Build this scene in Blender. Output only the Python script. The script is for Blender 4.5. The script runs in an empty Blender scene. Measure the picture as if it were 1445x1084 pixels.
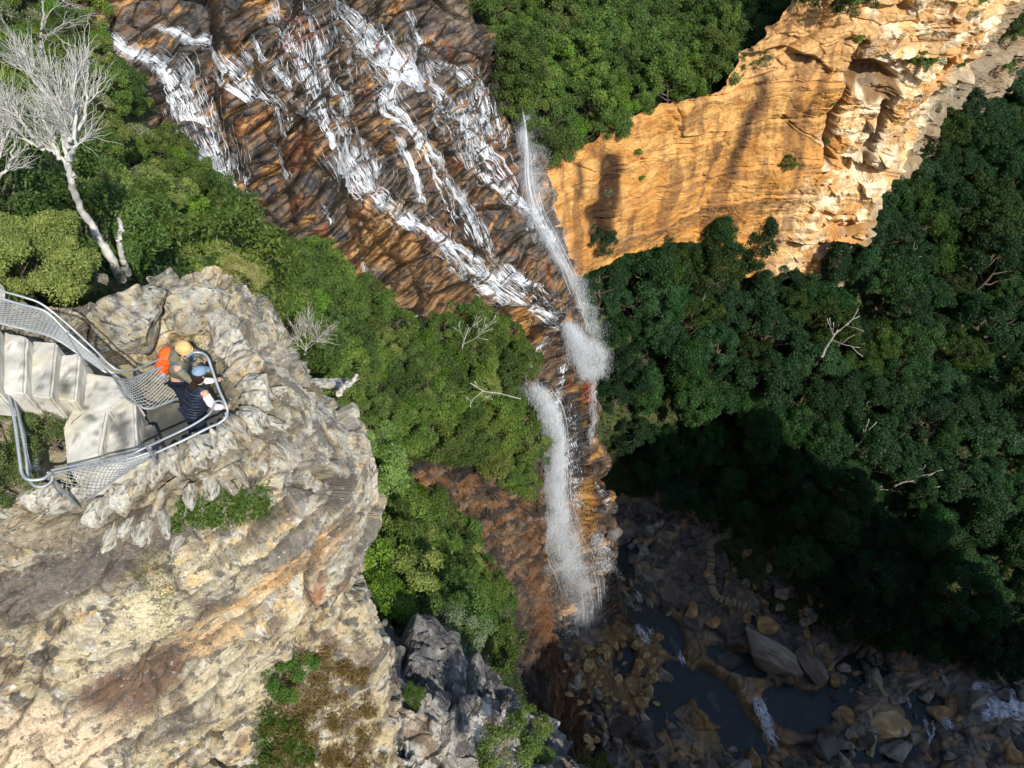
import bpy, math, random, time
import numpy as np
from mathutils import Vector, Matrix
from mathutils.bvhtree import BVHTree
T0 = time.time()
SC = bpy.context.scene
COL = SC.collection
CH = 120.0                      # camera height above datum
F = 1112.0
CA, SA = 0.6018, 0.7986         # camera looks 53 degrees below the horizontal
f32 = np.float32

# ------------------------------------------------------------------ geometry of the view
def P(u, v, D):
    p = (u - 722.5) / F; q = (542 - v) / F
    t = D / (SA - CA * q)
    return np.array([p * t, (CA + SA * q) * t, CH - D])
def ray(u, v):
    p = (u - 722.5) / F; q = (542 - v) / F
    return Vector((p, CA + SA * q, -SA + CA * q)).normalized()
def proj(A):
    A = np.asarray(A, dtype=float).reshape(-1, 3)
    D = CH - A[:, 2]
    fw = CA * A[:, 1] + SA * D; up = SA * A[:, 1] - CA * D
    fw = np.maximum(fw, .01)
    return 722.5 + F * A[:, 0] / fw, 542 - F * up / fw
def slabD(u, v):
    p = (u - 722.5) / F; q = (542 - v) / F
    z = SA - CA * q; y = CA + SA * q
    t = 75.15 / (z - .8 * p + .5 * y)
    return z * t

# ------------------------------------------------------------------ noise
def _h(ix, iy, iz, s):
    h = (ix.astype(np.uint32) * np.uint32(73856093)) ^ (iy.astype(np.uint32) * np.uint32(19349663)) ^ (iz.astype(np.uint32) * np.uint32(83492791)) ^ np.uint32((s * 2654435761) & 0xffffffff)
    h = (h ^ (h >> np.uint32(15))) * np.uint32(0x2c1b3c6d)
    h = (h ^ (h >> np.uint32(12))) * np.uint32(0x297a2d39)
    return h ^ (h >> np.uint32(15))
def noise(Q, s=0):
    Q = Q.astype(f32)
    I = np.floor(Q).astype(np.int64); Fr = (Q - I).astype(f32)
    W = Fr * Fr * Fr * (Fr * (Fr * 6 - 15) + 10)
    out = np.zeros(len(Q), f32)
    for a in (0, 1):
        wx = W[:, 0] if a else 1 - W[:, 0]
        for b in (0, 1):
            wy = W[:, 1] if b else 1 - W[:, 1]
            for c in (0, 1):
                wz = W[:, 2] if c else 1 - W[:, 2]
                h = _h(I[:, 0] + a, I[:, 1] + b, I[:, 2] + c, s)
                gx = (h & np.uint32(1023)).astype(f32) / 511.5 - 1
                gy = ((h >> np.uint32(10)) & np.uint32(1023)).astype(f32) / 511.5 - 1
                gz = ((h >> np.uint32(20)) & np.uint32(1023)).astype(f32) / 511.5 - 1
                out += wx * wy * wz * (gx * (Fr[:, 0] - a) + gy * (Fr[:, 1] - b) + gz * (Fr[:, 2] - c))
    return out * 1.25
def fbm(Q, o=4, s=0, g=.5):
    r = 0; A = 1.0
    for k in range(o):
        r = r + A * noise(Q * (2.03 ** k) + k * 7.7, s + k); A *= g
    return r
def ridge(Q, o=4, s=0):
    r = 0; A = 1.0
    for k in range(o):
        r = r + A * (1 - 2 * np.abs(noise(Q * (2.03 ** k) + k * 3.1, s + k))); A *= .5
    return r / 2
def cells(Q, s=0, jit=.9, tilt=False):
    """F1, F2-F1 and a random number per cell"""
    Q = Q.astype(f32); I = np.floor(Q).astype(np.int64); Fr = (Q - I).astype(f32)
    f1 = np.full(len(Q), 9., f32); f2 = f1.copy(); idn = np.zeros(len(Q), f32); tl = np.zeros(len(Q), f32)
    for a in (-1, 0, 1):
        for b in (-1, 0, 1):
            for c in (-1, 0, 1):
                h = _h(I[:, 0] + a, I[:, 1] + b, I[:, 2] + c, s)
                dx = a + .5 + jit * ((h & np.uint32(1023)).astype(f32) / 1023 - .5) - Fr[:, 0]
                dy = b + .5 + jit * (((h >> np.uint32(10)) & np.uint32(1023)).astype(f32) / 1023 - .5) - Fr[:, 1]
                dz = c + .5 + jit * (((h >> np.uint32(20)) & np.uint32(1023)).astype(f32) / 1023 - .5) - Fr[:, 2]
                d = np.sqrt(dx * dx + dy * dy + dz * dz)
                m = d < f1
                f2 = np.where(m, f1, np.minimum(f2, d)); f1 = np.where(m, d, f1)
                idn = np.where(m, ((h >> np.uint32(5)) & np.uint32(4095)).astype(f32) / 4095, idn)
                if tilt:
                    g1 = ((h >> np.uint32(3)) & np.uint32(255)).astype(f32) / 127.5 - 1; g2 = ((h >> np.uint32(13)) & np.uint32(255)).astype(f32) / 127.5 - 1; g3 = ((h >> np.uint32(22)) & np.uint32(255)).astype(f32) / 127.5 - 1
                    tl = np.where(m, dx * g1 + dy * g2 + dz * g3, tl)
    if tilt: return f1, f2 - f1, idn, tl
    return f1, f2 - f1, idn
def ss(a, b, x):
    t = np.clip((x - a) / (b - a), 0, 1); return t * t * (3 - 2 * t)
def mix(a, b, t):
    return np.asarray(a, f32) * (1 - t[:, None]) + np.asarray(b, f32) * t[:, None]
def blob(u, v, cx, cy, rx, ry, rot=0, soft=.35, n=None):
    c, s = math.cos(math.radians(rot)), math.sin(math.radians(rot))
    x = ((u - cx) * c + (v - cy) * s) / rx; y = (-(u - cx) * s + (v - cy) * c) / ry
    r = np.sqrt(x * x + y * y)
    if n is not None: r = r + n
    return 1 - ss(1 - soft, 1 + soft, r)

# ------------------------------------------------------------------ tags, meshes, materials
def tag(o, label=None, cat=None, group=None, kind=None):
    if label: o['label'] = label
    if cat: o['category'] = cat
    if group: o['group'] = group
    if kind: o['kind'] = kind
    return o
def link(name, me, parent=None, mat=None):
    o = bpy.data.objects.new(name, me); COL.objects.link(o)
    if parent is not None: o.parent = parent
    if mat is not None and me is not None and not me.materials: me.materials.append(mat)
    return o
def empty(name, loc, rz=0, sc=1.0):
    o = bpy.data.objects.new(name, None); COL.objects.link(o)
    o.location = loc; o.rotation_euler = (0, 0, rz)
    o.scale = (sc, sc, sc) if not hasattr(sc, '__len__') else sc
    o.empty_display_size = .2
    return o
def np_mesh(name, V, Fq, col=None, smooth=True, nv=4):
    """V (n,3), Fq (m,nv) int"""
    me = bpy.data.meshes.new(name)
    V = np.ascontiguousarray(V, dtype=f32); Fq = np.ascontiguousarray(Fq, dtype=np.int32)
    me.vertices.add(len(V)); me.vertices.foreach_set('co', V.ravel())
    m = len(Fq)
    me.loops.add(m * nv); me.loops.foreach_set('vertex_index', Fq.ravel())
    me.polygons.add(m)
    me.polygons.foreach_set('loop_start', np.arange(0, m * nv, nv, dtype=np.int32))
    me.polygons.foreach_set('loop_total', np.full(m, nv, dtype=np.int32))
    me.polygons.foreach_set('use_smooth', np.full(m, bool(smooth)))
    me.update(calc_edges=True)
    if col is not None:
        a = me.color_attributes.new('Col', 'FLOAT_COLOR', 'POINT')
        c = np.ones((len(V), 4), f32); c[:, :col.shape[1]] = col
        a.data.foreach_set('color', c.ravel())
    return me
def gridfaces(nr, nc):
    i = np.arange(nr * nc).reshape(nr, nc)
    return np.stack([i[:-1, :-1], i[1:, :-1], i[1:, 1:], i[:-1, 1:]], -1).reshape(-1, 4)
def upsample(G, n):
    """Catmull-Rom along axis 0 to n samples"""
    G = np.asarray(G, float); m = len(G)
    t = np.linspace(0, m - 1, n); i = np.minimum(t.astype(int), m - 2); f = (t - i).reshape((-1,) + (1,) * (G.ndim - 1))
    Pd = np.concatenate([2 * G[:1] - G[1:2], G, 2 * G[-1:] - G[-2:-1]])
    p0, p1, p2, p3 = Pd[i], Pd[i + 1], Pd[i + 2], Pd[i + 3]
    return .5 * (2 * p1 + (p2 - p0) * f + (2 * p0 - 5 * p1 + 4 * p2 - p3) * f ** 2 + (3 * p1 - p0 - 3 * p2 + p3) * f ** 3)
def surf(G, nr, nc):
    S = upsample(G, nr); S = upsample(S.transpose(1, 0, 2), nc).transpose(1, 0, 2)
    du = np.gradient(S, axis=1); dv = np.gradient(S, axis=0)
    N = np.cross(dv, du); N /= np.linalg.norm(N, axis=2, keepdims=True) + 1e-9
    if N[..., 2].mean() < 0: N = -N
    return S, N
SURF = {}
def patch(name, G, nr, nc, shader, fn, label, cat='cliff', kind='structure', keep=True, both=None):
    S, N = surf(np.asarray(G, float), nr, nc)
    Q = S.reshape(-1, 3); M = N.reshape(-1, 3)
    d, col, Q2 = fn(Q.astype(f32), M.astype(f32))
    base = Q if Q2 is None else Q2
    V = base + M * d[:, None]
    fc = gridfaces(nr, nc)
    me = np_mesh(name, V, fc, col, smooth=shader.name in ('forest_soil',))
    # make the faces point the way the sheet's normals do
    c = len(fc) // 2
    a, b, cc = V[fc[::97, 0]], V[fc[::97, 1]], V[fc[::97, 2]]
    if (np.cross(b - a, cc - a) * M[fc[::97, 0]]).sum() < 0: me.flip_normals()
    o = link(name, me, mat=shader)
    tag(o, label, cat, kind=kind)
    if keep:
        SURF[label] = dict(V=V.reshape(nr, nc, 3), N=N, me=me)
    print('patch', label, len(V), round(time.time() - T0, 1))
    return o
def bvh_of(labels):
    V = []; Fc = []; off = 0
    for l in labels:
        v = SURF[l]['V']; nr, nc = v.shape[:2]
        k = 1
        V.append(v.reshape(-1, 3)); Fc.append(gridfaces(nr, nc) + off); off += nr * nc
    V = np.concatenate(V); Fc = np.concatenate(Fc)
    return BVHTree.FromPolygons(V.tolist(), Fc.tolist())

def nt(mat):
    mat.use_nodes = True; t = mat.node_tree; t.nodes.clear()
    return t, t.nodes, t.links
def mat_attr(name, rough=.85, rough2=None, bump=.5, bscale=3., bdist=.1, var=.25, vscale=2., spec=.3, fine=None, wet=0.0, zsq=1.0, coat=0, specks=()):
    """rock and soil: vertex pigment broken up by procedural noise, with procedural relief"""
    m = bpy.data.materials.new(name); t, n, l = nt(m)
    out = n.new('ShaderNodeOutputMaterial'); b = n.new('ShaderNodeBsdfPrincipled'); l.new(b.outputs[0], out.inputs[0])
    tc = n.new('ShaderNodeTexCoord'); mp = n.new('ShaderNodeMapping'); mp.inputs['Scale'].default_value = (1, 1, zsq)
    l.new(tc.outputs['Object'], mp.inputs[0])
    at = n.new('ShaderNodeAttribute'); at.attribute_name = 'Col'
    n1 = n.new('ShaderNodeTexNoise'); n1.inputs['Scale'].default_value = vscale; n1.inputs['Detail'].default_value = 6; n1.inputs['Roughness'].default_value = .68
    l.new(mp.outputs[0], n1.inputs['Vector'])
    mr = n.new('ShaderNodeMapRange'); mr.inputs['From Min'].default_value = .3; mr.inputs['From Max'].default_value = .7
    mr.inputs['To Min'].default_value = 1 - var; mr.inputs['To Max'].default_value = 1 + var
    l.new(n1.outputs['Fac'], mr.inputs['Value'])
    mx = n.new('ShaderNodeVectorMath'); mx.operation = 'SCALE'
    l.new(at.outputs['Color'], mx.inputs[0]); l.new(mr.outputs[0], mx.inputs['Scale'])
    cur = mx.outputs[0]
    for (sc_, lo, hi, cc, am, det) in specks:      # lichen spots, grit, damp patches
        ns = n.new('ShaderNodeTexNoise'); ns.inputs['Scale'].default_value = sc_; ns.inputs['Detail'].default_value = det; ns.inputs['Roughness'].default_value = .65; l.new(mp.outputs[0], ns.inputs['Vector'])
        r_ = n.new('ShaderNodeMapRange'); r_.inputs['From Min'].default_value = lo; r_.inputs['From Max'].default_value = hi; r_.inputs['To Max'].default_value = am; l.new(ns.outputs['Fac'], r_.inputs['Value'])
        k_ = n.new('ShaderNodeMix'); k_.data_type = 'RGBA'; l.new(r_.outputs[0], k_.inputs['Factor']); l.new(cur, k_.inputs['A']); k_.inputs['B'].default_value = (*cc, 1); cur = k_.outputs['Result']
    l.new(cur, b.inputs['Base Color'])
    n2 = n.new('ShaderNodeTexNoise'); n2.inputs['Scale'].default_value = bscale; n2.inputs['Detail'].default_value = 5; n2.inputs['Roughness'].default_value = .7
    l.new(mp.outputs[0], n2.inputs['Vector'])
    vo = n.new('ShaderNodeTexVoronoi'); vo.feature = 'DISTANCE_TO_EDGE'; vo.inputs['Scale'].default_value = bscale * .8
    l.new(mp.outputs[0], vo.inputs['Vector'])
    ad = n.new('ShaderNodeMath'); ad.operation = 'MULTIPLY_ADD'; ad.inputs[1].default_value = .35
    mn = n.new('ShaderNodeMath'); mn.operation = 'MINIMUM'; mn.inputs[1].default_value = .12
    l.new(vo.outputs['Distance'], mn.inputs[0])
    l.new(mn.outputs[0], ad.inputs[0]); l.new(n2.outputs['Fac'], ad.inputs[2])
    bp = n.new('ShaderNodeBump'); bp.inputs['Strength'].default_value = bump; bp.inputs['Distance'].default_value = bdist
    l.new(ad.outputs[0], bp.inputs['Height']); l.new(bp.outputs[0], b.inputs['Normal'])
    if rough2 is not None:
        m2 = n.new('ShaderNodeMapRange'); m2.inputs['From Min'].default_value = .35; m2.inputs['From Max'].default_value = .65
        m2.inputs['To Min'].default_value = rough; m2.inputs['To Max'].default_value = rough2
        l.new(n1.outputs['Fac'], m2.inputs['Value']); l.new(m2.outputs[0], b.inputs['Roughness'])
    else: b.inputs['Roughness'].default_value = rough
    b.inputs['Specular IOR Level'].default_value = spec
    return m
def mat_plain(name, col, rough=.6, metal=0, spec=.4, var=.15, vscale=8, bump=0, bscale=30, bdist=.01):
    m = bpy.data.materials.new(name); t, n, l = nt(m)
    out = n.new('ShaderNodeOutputMaterial'); b = n.new('ShaderNodeBsdfPrincipled'); l.new(b.outputs[0], out.inputs[0])
    tc = n.new('ShaderNodeTexCoord')
    n1 = n.new('ShaderNodeTexNoise'); n1.inputs['Scale'].default_value = vscale; n1.inputs['Detail'].default_value = 6
    l.new(tc.outputs['Object'], n1.inputs['Vector'])
    mr = n.new('ShaderNodeMapRange'); mr.inputs['From Min'].default_value = .3; mr.inputs['From Max'].default_value = .7
    mr.inputs['To Min'].default_value = 1 - var; mr.inputs['To Max'].default_value = 1 + var
    l.new(n1.outputs['Fac'], mr.inputs['Value'])
    mx = n.new('ShaderNodeVectorMath'); mx.operation = 'SCALE'; mx.inputs[0].default_value = col[:3]
    l.new(mr.outputs[0], mx.inputs['Scale']); l.new(mx.outputs[0], b.inputs['Base Color'])
    if bump:
        n2 = n.new('ShaderNodeTexNoise'); n2.inputs['Scale'].default_value = bscale; n2.inputs['Detail'].default_value = 5
        l.new(tc.outputs['Object'], n2.inputs['Vector'])
        bp = n.new('ShaderNodeBump'); bp.inputs['Strength'].default_value = bump; bp.inputs['Distance'].default_value = bdist
        l.new(n2.outputs['Fac'], bp.inputs['Height']); l.new(bp.outputs[0], b.inputs['Normal'])
    b.inputs['Roughness'].default_value = rough; b.inputs['Metallic'].default_value = metal
    b.inputs['Specular IOR Level'].default_value = spec
    return m

# ------------------------------------------------------------------ camera, light, view
cd = bpy.data.cameras.new('camera'); cam = bpy.data.objects.new('camera', cd); COL.objects.link(cam)
cam.location = (0, 0, CH); cam.rotation_euler = (math.radians(37), 0, 0)
cd.sensor_width = 36; cd.lens = F / 1445 * 36; cd.clip_end = 3000; cd.clip_start = .05
SC.camera = cam
SUN_EL, SUN_AZ = math.radians(46), math.radians(150)      # compass azimuth, clockwise from +Y
sd = Vector((math.sin(SUN_AZ) * math.cos(SUN_EL), math.cos(SUN_AZ) * math.cos(SUN_EL), math.sin(SUN_EL)))
sl = bpy.data.lights.new('sun', 'SUN'); sl.energy = 4.2; sl.angle = math.radians(.5); sl.color = (1, .94, .84)
so = bpy.data.objects.new('sun', sl); COL.objects.link(so); so.rotation_euler = sd.to_track_quat('Z', 'Y').to_euler()
so.location = (-30, -40, 190)
w = bpy.data.worlds.new('World'); SC.world = w; w.use_nodes = True
wt = w.node_tree; wt.nodes.clear()
wo = wt.nodes.new('ShaderNodeOutputWorld'); wb = wt.nodes.new('ShaderNodeBackground'); sk = wt.nodes.new('ShaderNodeTexSky')
sk.sky_type = 'NISHITA'; sk.sun_disc = False; sk.sun_elevation = SUN_EL; sk.sun_rotation = SUN_AZ; sk.air_density = 1.0; sk.dust_density = .6
wb.inputs['Strength'].default_value = .15
wt.links.new(sk.outputs[0], wb.inputs[0]); wt.links.new(wb.outputs[0], wo.inputs[0])
SC.view_settings.view_transform = 'Standard'; SC.view_settings.look = 'None'; SC.view_settings.exposure = 0.32; SC.view_settings.gamma = 1
SC.render.engine = 'CYCLES'; SC.cycles.max_bounces = 6; SC.cycles.transparent_max_bounces = 12
SC.cycles.use_denoising = True; SC.cycles.use_adaptive_sampling = True; SC.cycles.adaptive_threshold = .02; SC.cycles.adaptive_min_samples = 16
random.seed(7); RNG = np.random.default_rng(11)
# ================================================================== rock palettes and relief
M_SPUR = mat_attr('pale_sandstone', rough=.92, bump=1.0, bscale=10, bdist=.05, var=.3, vscale=5, zsq=1.8, specks=((5, .53, .60, (.11, .10, .085), .85, 9), (11, .62, .68, (.72, .71, .66), .6, 6), (30, .6, .66, (.16, .14, .11), .6, 4)))
M_SLAB = mat_attr('wet_sandstone', rough=.3, rough2=.62, bump=.7, bscale=1.6, bdist=.10, var=.45, vscale=1.0, spec=.5, zsq=4.5, specks=((.9, .49, .60, (.020, .019, .018), .88, 8), (3.5, .58, .66, (.03, .025, .02), .7, 5)))
M_CLIFF = mat_attr('orange_sandstone', rough=.92, bump=.8, bscale=1.6, bdist=.22, var=.2, vscale=.9, zsq=1.3, specks=((.55, .6, .7, (.22, .11, .045), .55, 8), (2.5, .63, .7, (.14, .08, .04), .6, 5)))
M_DARK = mat_attr('dark_sandstone', rough=.4, rough2=.8, bump=.9, bscale=1.5, bdist=.2, var=.45, vscale=.8, spec=.45, zsq=3)
M_SOIL = mat_attr('forest_soil', rough=1, bump=.8, bscale=2, bdist=.2, var=.4, vscale=1)
M_BED = mat_attr('creek_bed_rock', rough=.45, rough2=.85, bump=.8, bscale=1.2, bdist=.2, var=.45, vscale=.7, spec=.45)

FLAT = True
def grid_px(rows):
    return np.array([[P(*c) for c in r] for r in rows])

# ---- spur the lookout stands on
spur = [
 [(-200,415,6.3),(-60,430,6.9),(60,450,7.7),(140,440,8.1),(220,430,8.2),(290,400,8.3),(335,400,8.6),(375,440,9.3)],
 [(-200,500,6.7),(-60,500,7.4),(60,510,7.8),(140,520,8.1),(220,500,8.3),(290,480,8.3),(340,480,8.3),(412,520,9.3)],
 [(-200,600,8),(-60,600,8),(60,590,8.0),(140,590,8.2),(220,590,8.5),(290,580,8.5),(350,560,8.2),(470,590,10.2)],
 [(-200,690,9),(-60,690,8.6),(60,680,8.3),(140,680,8.4),(220,660,8.3),(300,640,8.1),(390,610,8.6),(520,655,11.0)],
 [(-200,760,9.5),(-60,750,9.0),(60,735,8.6),(150,725,8.3),(240,710,8.2),(330,680,8.4),(420,690,9.2),(527,735,11.6)],
 [(-200,850,10.5),(-60,830,9.9),(60,810,9.6),(160,800,9.4),(250,790,9.4),(350,770,9.8),(440,760,10.6),(502,800,12.2)],
 [(-200,950,11.5),(-60,930,11),(70,920,10.8),(170,910,10.9),(260,900,11.2),(350,890,11.8),(440,880,12.4),(532,900,13.6)],
 [(-200,1100,13),(-60,1060,12.4),(80,1040,12.2),(180,1030,12.6),(270,1020,13.2),(350,1010,14),(440,1000,14.6),(550,1000,15.6)],
 [(-200,1250,15),(-60,1220,14.5),(80,1200,14.5),(180,1190,15),(280,1180,15.6),(360,1180,16.5),(450,1180,17.5),(575,1180,18.2)],
]
for r in spur:
    u, v, D = r[-1]
    r.append((u - 14, v, D + 2.2)); r.append((u - 75, v + 15, D + 16))
G = grid_px(spur)
G = np.concatenate([G[:1] + np.array([0, .9, -7]), G, G[-1:] + np.array([0, -.5, -9]), G[-1:] + np.array([0, -2, -40])])
def flat_area(u, v):      # where steps, slabs and standing places lie
    return np.maximum(blob(u, v, 120, 585, 150, 90, 0, .25), blob(u, v, 270, 590, 95, 75, -20, .25))
def f_spur(Q, M):
    u, v = proj(Q); u = u.astype(f32); v = v.astype(f32)
    w = np.stack([fbm(Q * .9, 3, 5), fbm(Q * .9, 3, 9), fbm(Q * .9, 3, 13)], 1)
    B = Q + .2 * w
    # bedding planes dip gently; beds 0.12 to 0.5 m thick
    bed = B[:, 2] - .42 * B[:, 0] + .10 * B[:, 1]
    f1, e1, id1, t1 = cells(np.stack([B[:, 0] * .55, B[:, 1] * .55, bed * 1.2], 1), 3, tilt=True)
    f3, e3, id3, t3 = cells(B * np.array([6, 6, 13], f32), 37, tilt=True)
    f2, e2, id2, t2 = cells(np.stack([B[:, 0] * 2.2, B[:, 1] * 2.2, bed * 5.5], 1), 31, tilt=True)
    r = ridge(Q * 2.3, 5, 17)
    big = fbm(Q * .45, 4, 41)
    fl = flat_area(u, v)
    rm = .2 + .7 * ss(-.25, .35, fbm(Q * .6, 3, 43))
    d = .20 * (id1 - .5) * ss(0, .18, e1) + .24 * t1 + rm * (.10 * (id2 - .5) * ss(0, .2, e2) + .10 * t2 + .03 * (id3 - .5) * ss(0, .2, e3) + .045 * t3) + .2 * big + .045 * (r - .3) - .07 * np.exp(-(e1 / .04) ** 2) - .02 * np.exp(-(e2 / .06) ** 2)
    d += .016 * fbm(Q * 9, 3, 71)
    # rounded bedding ribs
    fr = bed * 2.3 + .5 * fbm(Q * 1.0, 3, 51); fr = fr - np.floor(fr); fq = bed * 7.3 + .6 * fbm(Q * 1.6, 3, 53); fq = fq - np.floor(fq)
    gr1 = (2 * fr - 1) ** 8; gr2 = (2 * fq - 1) ** 6; rs = ss(-.25, .2, fbm(Q * .8, 3, 57))
    d -= .085 * gr1 * rs + .035 * gr2 * ss(-.2, .3, fbm(Q * 1.1, 3, 59)) - .03 * fr
    d = d * (1 - .93 * fl)
    top = ss(.45, .85, M[:, 2] + .15 * big)
    n1 = fbm(Q * .8, 5, 81); n2 = fbm(Q * 4.5, 4, 91); n3 = fbm(np.stack([Q[:, 0] * .8, Q[:, 1] * .8, bed * 5], 1), 4, 101); n0 = fbm(Q * .35, 3, 85)
    c = mix((.52, .43, .26), (.66, .57, .38), ss(-.3, .4, n1))
    c = mix(c, (.60, .40, .17), .75 * ss(.12, .45, n3 + .3 * n1))            # ochre bands
    c = mix(c, (.33, .31, .25), .75 * ss(-.05, .3, n0 + .3 * n3) * ss(-.4, .1, n2))
    c = mix(c, (.36, .33, .26), .7 * ss(.05, .4, n2 + .2 * n1) )        # grey lichen
    c = mix(c, (.66, .64, .56), .8 * ss(.22, .45, fbm(Q * 6, 3, 131)))        # pale lichen rosettes
    c = mix(c, (.085, .08, .072), .85 * ss(.16, .38, fbm(Q * 3.2, 5, 111) + .25 * n0 + .12 * n3))  # black lichen
    c = mix(c, (.20, .14, .09), .8 * ss(.1, .35, fbm(Q * 1.7, 5, 117)-.1))  # brown
    nn = .5 * n1 + .25 * n2
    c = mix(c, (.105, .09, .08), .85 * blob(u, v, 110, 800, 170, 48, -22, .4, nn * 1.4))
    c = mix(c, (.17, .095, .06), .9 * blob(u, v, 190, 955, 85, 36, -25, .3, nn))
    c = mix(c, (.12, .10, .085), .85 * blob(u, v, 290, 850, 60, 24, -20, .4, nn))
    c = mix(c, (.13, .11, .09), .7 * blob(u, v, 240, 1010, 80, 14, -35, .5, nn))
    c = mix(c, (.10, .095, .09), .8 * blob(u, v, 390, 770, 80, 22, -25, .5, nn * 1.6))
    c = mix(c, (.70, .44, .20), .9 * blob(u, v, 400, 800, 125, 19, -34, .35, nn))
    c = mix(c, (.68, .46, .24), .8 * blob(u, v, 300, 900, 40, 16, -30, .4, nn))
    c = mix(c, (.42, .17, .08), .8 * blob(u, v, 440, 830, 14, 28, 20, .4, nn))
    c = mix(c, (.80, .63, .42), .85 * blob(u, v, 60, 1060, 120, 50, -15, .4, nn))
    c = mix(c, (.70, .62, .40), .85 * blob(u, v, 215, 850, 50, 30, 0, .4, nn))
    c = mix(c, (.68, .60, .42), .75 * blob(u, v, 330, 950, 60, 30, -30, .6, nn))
    c = mix(c, (.55, .47, .30), .7 * blob(u, v, 120, 590, 160, 90, 0, .3))
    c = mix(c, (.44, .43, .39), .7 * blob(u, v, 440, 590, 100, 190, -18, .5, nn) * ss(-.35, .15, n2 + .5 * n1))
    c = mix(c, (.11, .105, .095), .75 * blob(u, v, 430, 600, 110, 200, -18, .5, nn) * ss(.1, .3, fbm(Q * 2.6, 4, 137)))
    c = mix(c, (.36, .31, .22), .7 * blob(u, v, 90, 750, 130, 22, -8, .5, nn))
    wl = np.zeros(len(Q), f32); wpx = [(-30,722),(60,712),(118,722),(150,728),(222,676),(300,636),(358,606),(378,560),(360,505),(318,448)]
    for (x0, y0), (x1, y1) in zip(wpx, wpx[1:]):
        t_ = np.clip(((u - x0) * (x1 - x0) + (v - y0) * (y1 - y0)) / ((x1 - x0) ** 2 + (y1 - y0) ** 2), 0, 1)
        wl = np.maximum(wl, np.exp(-((u - x0 - t_ * (x1 - x0)) ** 2 + (v - y0 - t_ * (y1 - y0)) ** 2) / 24 ** 2))
    c = mix(c, (.19, .155, .10), .75 * wl)
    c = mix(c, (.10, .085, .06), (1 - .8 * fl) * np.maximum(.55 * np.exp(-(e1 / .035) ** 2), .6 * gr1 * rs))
    c = mix(c, (.22, .19, .11), .75 * fl)
    return d.astype(f32), c, None
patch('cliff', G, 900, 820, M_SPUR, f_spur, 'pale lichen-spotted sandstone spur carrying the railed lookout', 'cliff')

# ---- rock of the cascade and the main fall
def R(v, us, off=None):
    return [(u, v, slabD(u, v) + (off[i] if off else 0)) for i, u in enumerate(us)]
falls = [
 R(-90, [20,150,300,430,550,640]), R(0, [90,220,350,470,580,655]), R(100, [110,250,380,500,610,705]),
 R(180, [180,300,420,530,640,742]), R(260, [230,340,450,560,665,765]), R(330, [280,380,480,590,690,783]),
 R(385, [330,430,530,620,710,800]),
 [(420,440,slabD(420,440)+1),(510,440,slabD(510,440)+.5),(590,440,47.6),(665,440,50.5),(745,442,53),(817,455,55.5)],
 [(500,490,49),(580,490,50.5),(650,490,53),(715,500,55),(780,500,57.5),(833,515,61)],
 [(600,560,57),(650,560,58.5),(700,565,60),(750,570,62),(795,570,65),(833,580,68)],
 [(680,650,72),(710,650,73),(745,655,74),(775,660,76),(810,665,78),(848,680,81)],
 [(705,740,87),(740,740,87),(770,745,88),(800,745,90),(830,750,93),(862,760,96)],
 [(720,820,100),(755,820,100),(785,820,101),(810,820,103),(835,820,105),(862,820,108)],
 [(730,900,113),(770,900,113),(790,900,114),(815,900,115),(840,890,117),(870,880,119)],
]
G = grid_px(falls)
c1 = G[:, -1:] + np.array([.6, 1.0, -4]); c2 = G[:, -1:] + np.array([1.0, 3.0, -28])
G = np.concatenate([G, c1, c2], 1)
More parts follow.
